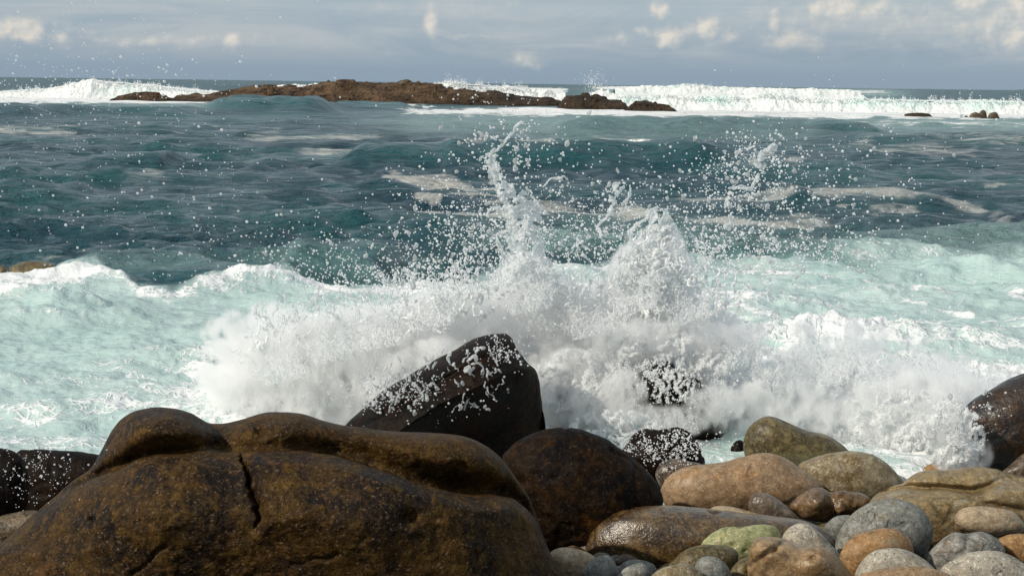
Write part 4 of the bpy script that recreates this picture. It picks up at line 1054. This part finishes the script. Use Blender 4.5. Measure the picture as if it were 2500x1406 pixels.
lace(60000, 1625, 925, 90, 60, 15.0, 15.15, cell=20, seed=31, octs=4, jit=1.6, r=(.002, .006))
lace(420000, 1420, 960, 150, 110, 15.2, 15.9, seed=2, octs=4, jit=2.2, r=(.0020, .0055), wth=.06)
lace(560000, 1960, 960, 380, 120, 15.0, 16.2, cell=34, seed=3, octs=4, jit=2.2, r=(.0020, .0055), wth=.06)
lace(260000, 2230, 1040, 160, 90, 14.7, 15.2, cell=24, seed=4, octs=4, jit=2.2, r=(.0020, .0055), wth=.06)
lace(360000, 1440, 740, 210, 80, 15.9, 16.4, cell=22, seed=5)
lace(200000, 1600, 640, 80, 90, 16.0, 16.3, cell=20, seed=6)
lace(260000, 1640, 850, 160, 60, 15.3, 15.8, cell=24, seed=7, octs=4, jit=2.2, r=(.0020, .0055), wth=.06)
lace(300000, 1050, 770, 190, 50, 15.7, 16.2, cell=22, rot=12, seed=8)
lace(220000, 720, 830, 170, 60, 15.8, 16.3, cell=24, rot=10, seed=9)
cloud(9000, 2340, 1090, 60, 60, 13.7, 14.0, thr=.08, seed=27)
lace(200000, 2330, 1070, 75, 85, 13.5, 13.9, cell=20, seed=28, octs=4, jit=2.0, r=(.002, .006), wth=.08)
lace(160000, 1500, 1050, 110, 50, 14.6, 15.0, cell=22, seed=10, octs=4, jit=2.2, r=(.0020, .0055), wth=.06)
lace(200000, 1720, 720, 120, 70, 15.9, 16.3, cell=24, seed=11)
# spindrift over the far breakers
for (xs, ys, D_, n_, hh) in [([1500, 1540, 1620, 1700, 1850, 1900, 1950, 2060, 2108, 2118, 2300, 2500], [234, 230, 230, 232, 228, 224, 236, 242, 233, 241, 245, 247], 240, 9000, 4.0),
                             ([0, 130, 205, 232, 260, 350, 440, 520], [222, 214, 198, 194, 198, 205, 214, 222], 285, 5000, 4.0), ([1060, 1100, 1160, 1240, 1290], [203, 200, 206, 212, 214], 285, 3500, 5.0), ([1640, 1680, 1740], [208, 203, 210], 400, 700, 2.5)]:
    x_ = rg_.uniform(xs[0], xs[-1], n_); cl_ = sstep(f2(x_, x_ * 0, 1 / 18., 3, .6, seed=D_ * .1), -.25, .5)
    y_ = np.interp(x_, xs, ys) + 3 - rg_.exponential(1, n_) * hh * (.15 + cl_)
    emit(x_, y_, D_ - 1 + rg_.uniform(-1, 1, n_), drops_r(n_, .02, .10, 2.2))
# thrown streaks and curtains
fan(620, 1180, 900, 760, 1010, 115, 170, 60, 300, 15.9, 17.3, grav=.2)
fan(500, 760, 1010, 520, 1030, 80, 150, 40, 240, 15.9, 17.4, grav=.2)
fan(300, 940, 830, 1180, 780, 70, 140, 30, 150, 16.0, 17.2, grav=.25, r=(.0025, .011))
fan(220, 600, 850, 950, 810, 60, 130, 20, 110, 16.2, 17.4, grav=.25, r=(.0025, .010))
fan(360, 1230, 840, 1420, 790, 60, 125, 40, 170, 16.1, 17.4, grav=.2)
fan(480, 1420, 810, 1750, 790, 50, 130, 40, 150, 16.1, 17.6, grav=.25)
fan(260, 1510, 700, 1670, 710, 60, 120, 40, 140, 16.2, 17.0, grav=.2)
fan(800, 1350, 1040, 1560, 900, 20, 110, 50, 200, 15.8, 16.9, grav=.35, r=(.0025, .010))
fan(900, 1750, 960, 2450, 960, 50, 140, 40, 190, 15.6, 17.2, grav=.35, r=(.0025, .010))
fan(600, 2120, 1110, 2350, 1120, 60, 150, 40, 220, 15.0, 15.9, grav=.3, r=(.0025, .010))
fan(300, 2340, 1030, 2385, 1120, 95, 165, 30, 140, 13.7, 14.3, grav=.3, r=(.003, .011))
for (x_, y_, a_, l_) in [(700, 930, 120, 150), (820, 880, 110, 130), (930, 850, 105, 110), (1060, 800, 100, 90), (1300, 760, 95, 120), (1450, 820, 80, 120), (1560, 760, 100, 130), (1680, 790, 70, 130), (1800, 900, 75, 150), (1900, 960, 95, 150), (2040, 940, 80, 150), (2160, 980, 100, 140), (2300, 1010, 110, 140), (1480, 940, 60, 130), (1390, 1000, 50, 120), (2230, 1090, 90, 120)]:
    fan(60, x_ - 50, y_ + 10, x_ + 50, y_ - 10, a_ - 28, a_ + 28, l_ * .4, l_, 15.35, 15.8, grav=.25, r=(.003, .010), per=80, spread=.03, curl=20)
fan(160, 1560, 880, 1760, 960, 40, 120, 20, 80, 15.9, 16.4, grav=.35, r=(.003, .012))
fan(140, 0, 690, 260, 690, 60, 120, 8, 42, 28, 30, grav=.3, r=(.006, .02), per=30)
# loose drops in the air: (cx, cy, sx, sy, n, D range, radius in px)
LOOSE = [(1180, 580, 190, 130, 3000, 14, 17, 1.0, 6.5), (1500, 570, 260, 120, 3000, 14, 17.5, 1.0, 6.0), (1850, 480, 190, 120, 1700, 14, 17.5, 1.0, 7.0), (1850, 620, 240, 60, 1500, 15, 17.5, 1.2, 8),
         (1250, 360, 130, 60, 420, 13, 16, 1.3, 8), (1830, 390, 100, 60, 420, 14, 16, 1.1, 7), (1060, 690, 240, 50, 2400, 15, 17, 1.2, 8.0), (760, 640, 300, 90, 900, 11, 16, 1.1, 6.0),
         (300, 330, 420, 330, 1000, 8, 14, .8, 3.8), (100, 200, 260, 160, 420, 8, 13, .9, 4.2), (990, 965, 150, 40, 1700, 13.7, 14.3, .9, 6.0), (1220, 865, 60, 45, 700, 13.8, 14.5, .9, 4.6),
         (1030, 990, 110, 30, 60, 13.6, 14.2, 2.0, 7.5), (1640, 940, 110, 50, 700, 14.6, 15.0, .8, 4.0), (1620, 1090, 110, 45, 1500, 13.1, 13.4, .9, 3.6), (90, 1150, 110, 80, 420, 9, 11.0, .8, 4.6), (2380, 1000, 80, 50, 300, 13.6, 14.2, 1., 7),
         (2100, 430, 260, 160, 420, 12, 16, 1.0, 6.0), (1900, 240, 160, 70, 90, 13, 16, .9, 3.5), (1200, 260, 160, 60, 120, 12, 15, 1.0, 7.0), (2000, 700, 500, 120, 900, 15, 17, 1.0, 5), (1450, 215, 30, 28, 500, 255, 258, .5, 1.2)]
big_px = []
for (cx, cy, sx, sy, n, d0, d1, r0_, r1_) in LOOSE:
    x_ = cx + rg_.normal(size=n) * sx * .6; y_ = cy + rg_.normal(size=n) * sy * .6; d_ = rg_.uniform(d0, d1, n)
    f_ = f2(x_, y_, 1 / 38., 4, .65, seed=cx * .013); q_ = rg_.uniform(size=n) < sstep(f_, -.35, .35) + .12
    x_, y_, d_ = x_[q_], y_[q_], d_[q_]; n = len(x_)
    rp = drops_r(n, r0_, r1_, 2.9)
    big_ = (rp > 3.6) & (d1 < 100)
    for k in np.where(big_)[0]: big_px.append((x_[k], y_[k], d_[k], rp[k]))
    s_ = ~big_
    emit(x_[s_], y_[s_], d_[s_], rp[s_] * d_[s_] / FPX)
PTS = np.concatenate(PTS); RAD = np.concatenate(RAD)
# nothing inside the sea or lower than the ground
ok = PTS[:, 2] > np.where(PTS[:, 1] > 13.9, -0.05, -0.1)
PTS, RAD = PTS[ok], RAD[ok]
splash = link('wave_splash', None, loc=Vector(at(1400, 1050, 16.5)[0]), label='burst of white spray and flying drops where the wave hits the rocks', category='splash')
C = np.array(splash.location)
me = mesh_np('spray', PTS - C, np.zeros((0, 4), int), dict(rad=RAD))
spray = link('spray', me, m_spray, parent=splash, kind='stuff')
md = spray.modifiers.new('points', 'NODES'); md.node_group = g_pts
print('spray points', len(PTS))


# --- the finest spray hangs as a white mist
def g_mist(mat, voxel):
    g = bpy.data.node_groups.new('mist', 'GeometryNodeTree')
    g.interface.new_socket('Geometry', in_out='INPUT', socket_type='NodeSocketGeometry'); g.interface.new_socket('Geometry', in_out='OUTPUT', socket_type='NodeSocketGeometry')
    i = g.nodes.new('NodeGroupInput'); o = g.nodes.new('NodeGroupOutput'); mp = g.nodes.new('GeometryNodeMeshToPoints'); na = g.nodes.new('GeometryNodeInputNamedAttribute')
    na.data_type = 'FLOAT'; na.inputs['Name'].default_value = 'rad'; sm = g.nodes.new('GeometryNodeSetMaterial'); sm.inputs['Material'].default_value = mat
    pv = g.nodes.new('GeometryNodePointsToVolume'); pv.resolution_mode = 'VOXEL_SIZE'; pv.inputs['Voxel Size'].default_value = voxel
    g.links.new(i.outputs[0], mp.inputs['Mesh']); g.links.new(mp.outputs[0], pv.inputs['Points']); g.links.new(na.outputs[0], pv.inputs['Radius'])
    g.links.new(pv.outputs[0], sm.inputs[0]); g.links.new(sm.outputs[0], o.inputs[0])
    return g


m = bpy.data.materials.new('spray_mist'); m.use_nodes = True; nt = m.node_tree
for n in list(nt.nodes): nt.nodes.remove(n)
out = nt.nodes.new('ShaderNodeOutputMaterial'); pv_ = nt.nodes.new('ShaderNodeVolumePrincipled'); nt.links.new(pv_.outputs[0], out.inputs['Volume'])
pv_.inputs['Color'].default_value = (0.995, 0.997, 0.997, 1); pv_.inputs['Anisotropy'].default_value = 0.0
pv_.inputs['Density Attribute'].default_value = ''
dn = attr(nt, 'density')
tcn = nt.nodes.new('ShaderNodeTexCoord')
wpv = warp(nt, tcn.outputs['Object'], 3.5, .30, 4)
nz_ = noise(nt, vmul(nt, wpv, (1.3, 1, .55)), 6.0, 8, .78)
nt.links.new((dn * (nz_.step(.43, .58) * 1.0 + .03) * 9.5).k, pv_.inputs['Density'])
MP = np.concatenate(MIST); MP = MP[MP[:, 2] > .1]
me = mesh_np('mist', MP - C, np.zeros((0, 4), int), dict(rad=rg_.uniform(.06, .12, len(MP))))
mist = link('mist', me, m, parent=splash, kind='stuff'); md = mist.modifiers.new('mist', 'NODES'); md.node_group = g_mist(m, .035)
print('mist points', len(MP))


# --- sheets, jets and ligaments: blobs strung along curves, merged into one wet skin
def g_skin(voxel):
    g = bpy.data.node_groups.new('skin', 'GeometryNodeTree')
    g.interface.new_socket('Geometry', in_out='INPUT', socket_type='NodeSocketGeometry'); g.interface.new_socket('Geometry', in_out='OUTPUT', socket_type='NodeSocketGeometry')
    i = g.nodes.new('NodeGroupInput'); o = g.nodes.new('NodeGroupOutput'); mp = g.nodes.new('GeometryNodeMeshToPoints'); na = g.nodes.new('GeometryNodeInputNamedAttribute')
    na.data_type = 'FLOAT'; na.inputs['Name'].default_value = 'rad'
    pv = g.nodes.new('GeometryNodePointsToVolume'); pv.resolution_mode = 'VOXEL_SIZE'; pv.inputs['Voxel Size'].default_value = voxel
    vm = g.nodes.new('GeometryNodeVolumeToMesh'); vm.resolution_mode = 'GRID' if hasattr(vm, 'resolution_mode') else None
    vm.inputs['Threshold'].default_value = .1; ss = g.nodes.new('GeometryNodeSetShadeSmooth')
    g.links.new(i.outputs[0], mp.inputs['Mesh']); g.links.new(na.outputs[0], mp.inputs['Radius']); g.links.new(mp.outputs[0], pv.inputs['Points'])
    rn = g.nodes.new('GeometryNodeInputNamedAttribute'); rn.data_type = 'FLOAT'; rn.inputs['Name'].default_value = 'radius'
    g.links.new(na.outputs[0], pv.inputs['Radius']); g.links.new(pv.outputs[0], vm.inputs[0]); g.links.new(vm.outputs[0], ss.inputs[0]); g.links.new(ss.outputs[0], o.inputs[0])
    return g


def skin(name, P, R, voxel, mat, parent, **props):
    P = np.concatenate(P); R = np.concatenate(R)
    me = mesh_np('tmp', P - C, np.zeros((0, 4), int), dict(rad=R))
    o = bpy.data.objects.new('tmp', me); COL.objects.link(o); md = o.modifiers.new('s', 'NODES'); md.node_group = g_skin(voxel)
    dg = bpy.context.evaluated_depsgraph_get(); m2 = bpy.data.meshes.new_from_object(o.evaluated_get(dg)); bpy.data.objects.remove(o)
    m2.name = name
    n = len(m2.vertices); co = np.zeros(n * 3, np.float32); m2.vertices.foreach_get('co', co); co = co.reshape(-1, 3)
    co += (0.35 * voxel * np.stack([fbm(co, 14, 3, seed=k) for k in (1, 2, 3)], -1)).astype(np.float32)
    m2.vertices.foreach_set('co', co.ravel()); m2.materials.clear(); m2.update()
    print(name, len(m2.polygons))
    return link(name, m2, mat, parent=parent, **props)


def strands(path, wid, n, D, r, seed, per=160, tw=1.0, gap=.18, dd=.10):
    """n wandering strands round a path; path in px, wid half widths in px, r radii in px"""
    rs_ = np.random.RandomState(seed); pa = np.array(path, float); L = np.concatenate([[0], np.cumsum(np.hypot(*np.diff(pa, axis=0).T))]); L /= L[-1]
    P, R = [], []
    u = np.linspace(0, 1, per)
    for k in range(n):
        a = rs_.uniform(0, .5) if k > n * .4 else 0; b_ = rs_.uniform(.6, 1) if k > n * .4 else 1
        v = a + (b_ - a) * u
        x = np.interp(v, L, pa[:, 0]); y = np.interp(v, L, pa[:, 1]); w_ = np.interp(v, np.linspace(0, 1, len(wid)), wid)
        ph = rs_.uniform(0, 6.28); f = rs_.uniform(2, 5) * tw
        o1 = np.sin(f * v * 3 + ph) * .8 + .5 * f2(v * 9 + k * 7, v * 0, 1, 3, seed=seed + k); o2 = np.cos(f * v * 3 + ph)
        tx = np.gradient(x); ty = np.gradient(y); ln = np.hypot(tx, ty) + 1e-6
        x = x - ty / ln * o1 * w_; y = y + tx / ln * o1 * w_
        rr = np.interp(v, np.linspace(0, 1, len(r)), r) * 1.3 * (.65 + .7 * np.abs(f2(v * 14 + k * 3, v * 0 + 3, 1, 2, seed=seed + 9)))
        keep = f2(v * 5 + k * 11, v * 0 + 5, 1, 2, seed=seed + 4) > -.55 + gap
        dp = D + o2 * w_ * D / FPX * .9 + dd * 0
        P.append(at(x[keep], y[keep], dp[keep])); R.append(rr[keep] * D / FPX)
    return P, R


def sheet(path, wid, D, rpx, seed, n, thr=-.12, fold=1.0, cell=30.0, ragged=.45):
    """a torn film of water along a path: points with holes, thick at the rims"""
    rs_ = np.random.RandomState(seed); pa = np.array(path, float); L = np.concatenate([[0], np.cumsum(np.hypot(*np.diff(pa, axis=0).T))]); L /= L[-1]
    v = rs_.uniform(size=n); s_ = rs_.uniform(-1, 1, n)
    w_ = np.interp(v, np.linspace(0, 1, len(wid)), wid); k_ = rs_.uniform(size=n) < w_ / w_.max(); v, s_, w_ = v[k_], s_[k_], w_[k_]
    x = np.interp(v, L, pa[:, 0]); y = np.interp(v, L, pa[:, 1])
    tx = np.interp(v + .01, L, pa[:, 0]) - np.interp(v - .01, L, pa[:, 0]); ty = np.interp(v + .01, L, pa[:, 1]) - np.interp(v - .01, L, pa[:, 1]); ln = np.hypot(tx, ty) + 1e-6
    rag = 1 + ragged * f2(v * 7, np.sign(s_) * 3, 1, 4, .65, seed=seed)
    ww = w_ * rag
    x = x - ty / ln * s_ * ww; y = y + tx / ln * s_ * ww
    h = f2(x, y, 1 / cell, 4, .6, seed=seed + 3)
    fo = f2(v * 6, s_ * 1.2, 1, 3, seed=seed + 5)
    dp = D + (w_ * D / FPX) * (fold * fo - .7 * (1 - s_ ** 2))
    h2 = h + .25 * (np.abs(s_) - .5) * 0
    thr = thr + .07
    keep = (h2 > thr)
    rim = np.exp(-((h2 - thr) / .06) ** 2) + (np.abs(s_) > .93)
    rpx = rpx * .85
    r = rpx * (.8 + .9 * np.clip(rim, 0, 1) + .3 * fo)
    return at(x[keep], y[keep], dp[keep]), r[keep] * D / FPX


def jet(name, sheets, strs, voxel=.0085, **props):
    P, R = [], []
    for a_ in sheets:
        p_, r_ = sheet(*a_[0], **a_[1]); P.append(p_); R.append(r_)
    for a_ in strs:
        p_, r_ = strands(*a_[0], **a_[1]); P += p_; R += r_
    return skin(name, P, R, voxel, m_sheet, splash, **props)


jet('water_jet', [(([(1200, 376), (1196, 398), (1212, 428), (1230, 458), (1248, 492), (1264, 522)], [8, 14, 18, 20, 24, 28], 16.0, 1.9, 1, 19000), dict(thr=-.10, cell=20, ragged=.8, fold=1.6)),
                  (([(1258, 505), (1272, 545), (1284, 590), (1292, 640), (1300, 690)], [26, 34, 38, 50, 70], 16.05, 2.2, 2, 34000), dict(thr=-.10, cell=24)),
                  (([(1272, 470), (1300, 500), (1306, 540), (1290, 570)], [6, 16, 18, 10], 16.1, 1.9, 3, 7000), dict(thr=-.05, cell=20))],
    [(([(1196, 384), (1198, 370), (1214, 366), (1228, 352), (1245, 330), (1262, 308), (1278, 300)], [2, 3, 4, 5], 3, 15.95, [3.0, 2.2, 2.0, 2.8], 4), dict(per=110, gap=.22)),
     (([(1238, 505), (1215, 510), (1196, 508), (1192, 530)], [3, 5, 4], 3, 16.0, [2.6, 2.2, 2.8], 5), dict(per=60, gap=.2)),
     (([(1240, 560), (1215, 575), (1222, 610), (1236, 650)], [3, 6, 8], 3, 16.0, [2.4, 2.2, 2.4], 6), dict(per=80, gap=.2))], label='tallest twisting water jet')
jet('water_jet', [(([(1610, 512), (1612, 545), (1608, 585), (1602, 640), (1600, 700)], [16, 30, 26, 62, 95], 16.25, 2.3, 7, 46000), dict(thr=-.16, cell=30, ragged=.35)),
                  (([(1626, 530), (1634, 560), (1622, 588)], [10, 17, 10], 16.2, 1.9, 8, 6000), dict(thr=-.5, cell=30)),
                  (([(1560, 600), (1550, 640), (1530, 690)], [10, 24, 40], 16.25, 2.1, 9, 14000), dict(thr=-.05, cell=22))],
    [(([(1560, 612), (1542, 590), (1536, 566), (1554, 546), (1580, 532), (1588, 516), (1606, 508)], [2, 3, 3], 2, 16.2, [4.4, 4.0, 3.2, 2.8], 10), dict(per=140, gap=0.0)),
     (([(1582, 512), (1576, 524), (1592, 520)], [2, 2], 1, 16.2, [2.5, 2.5], 11), dict(per=40, gap=0))], label='thick curling jet right of the tallest one')
jet('water_ligament', [(([(1528, 450), (1506, 458), (1494, 475), (1500, 500), (1484, 525)], [5, 12, 11, 7, 5], 16.4, 1.7, 12, 9000), dict(thr=.03, cell=16, ragged=.8)),
                       (([(1902, 345), (1882, 362), (1864, 384), (1842, 404)], [6, 11, 10, 6], 15.6, 2.0, 13, 6000), dict(thr=.02, cell=14, ragged=.9)),
                       (([(1785, 470), (1776, 510), (1778, 545), (1770, 575)], [5, 8, 9, 6], 15.9, 1.8, 14, 5000), dict(thr=.0, cell=18)),
                       (([(1180, 845), (1152, 885), (1140, 912), (1120, 950)], [5, 11, 8, 5], 13.9, 1.8, 15, 6000), dict(thr=.02, cell=18))],
    [(([(1490, 520), (1470, 540), (1460, 560), (1478, 578)], [3, 5, 6], 3, 16.4, [2.0, 1.8, 2.0], 16), dict(per=90, gap=.25)),
     (([(1540, 452), (1536, 480), (1520, 500), (1508, 530)], [2, 4, 3], 2, 16.4, [1.8, 2, 1.8], 17), dict(per=90, gap=.3)),
     (([(1850, 425), (1838, 462), (1806, 456), (1780, 462)], [3, 4, 3], 3, 15.9, [3.4, 3, 2.2], 18), dict(per=90, gap=.2)),
     (([(1325, 455), (1345, 438), (1375, 432), (1390, 445)], [2, 3, 4], 2, 15.9, [2.2, 2, 2.8], 19), dict(per=80, gap=.25)),
     (([(1150, 890), (1168, 884), (1180, 900), (1172, 922)], [1, 2, 2], 1, 13.9, [2.2, 2.4, 2], 20), dict(per=60, gap=0))], kind='stuff')
# many small ligaments breaking out of the upper edge of the splash
P, R = [], []
rr_ = random.Random(21)
for k in range(420):
    t = rr_.random()
    if k > 330 and t >= .8: continue
    if t < .35: x0 = rr_.uniform(620, 1220); y0 = np.interp(x0, [620, 900, 1220], [800, 770, 700]) + rr_.uniform(-50, 60)
    elif t < .6: x0 = rr_.uniform(1250, 1750); y0 = 660 + rr_.uniform(-60, 90)
    elif t < .8: x0 = rr_.uniform(1300, 2400); y0 = rr_.uniform(760, 1080)
    else: x0 = rr_.uniform(900, 1250); y0 = rr_.uniform(880, 1010); y0 = max(y0, np.interp(x0, [900, 1250], [960, 820]))
    an = math.radians(rr_.uniform(40, 150)); ln = rr_.uniform(14, 60)
    Dd = 14.1 - .4 * rr_.random() if t >= .8 else rr_.uniform(15.6, 16.6)
    mid = (x0 + math.cos(an) * ln * .5 + rr_.uniform(-9, 9), y0 - math.sin(an) * ln * .5)
    a_, b_ = strands([(x0, y0), mid, (x0 + math.cos(an) * ln, y0 - math.sin(an) * ln)], [2, 4, 2], rr_.choice([1, 1, 2]), Dd, [rr_.uniform(1.6, 2.6), 1.5, rr_.uniform(1.6, 3.6)], k + 40, per=40, gap=rr_.choice([0, .2, .35]))
    P += a_; R += b_
skin('water_ligament', P, R, .0085, m_sheet, splash, kind='stuff')

# --- the largest single drops, one object each
def drop_mesh(seed):
    rs_ = np.random.RandomState(seed); nu, nv = 16, 13
    ph = np.linspace(0, math.pi, nv)[:, None]; th = np.linspace(0, 2 * math.pi, nu, endpoint=False)[None]
    D_ = np.stack([np.sin(ph) * np.cos(th), np.sin(ph) * np.sin(th), np.cos(ph) * np.ones_like(th)], -1)
    r = .9 + (.30 + .04 * seed) * fbm(D_, .9, 2, seed=seed * 1.7 + .3); D_ = D_ * r[..., None] * np.array([rs_.uniform(.7, 1.1), rs_.uniform(.7, 1.1), rs_.uniform(.9, 1.9)])
    D_[..., 0] += .35 * D_[..., 2] ** 2 * rs_.uniform(-1, 1) * .5
    me = mesh_np('water_drop', D_.reshape(-1, 3), grid_quads(nv, nu, True)[:, ::-1]); me.materials.append(m_sheet); return me


dm = [drop_mesh(k) for k in range(9)]
big_px.sort(key=lambda q: -q[3])
print('big drops', len(big_px))
rest = big_px[285:]
for k, (x_, y_, d_, rp) in enumerate(big_px[:285]):
    p_ = at(x_, y_, d_)[0]
    if p_[2] < .05 or (p_[1] < 13 and p_[2] < .4): p_[2] = .5
    o = bpy.data.objects.new('water_drop', dm[k % 9]); COL.objects.link(o); o.parent = splash; o.location = Vector(p_ - C)
    s_ = rp * .88 * d_ / FPX; o.scale = (s_, s_, s_); o.rotation_euler = (rr_.uniform(-.6, .6), rr_.uniform(-.9, .9), rr_.uniform(0, 6.28))
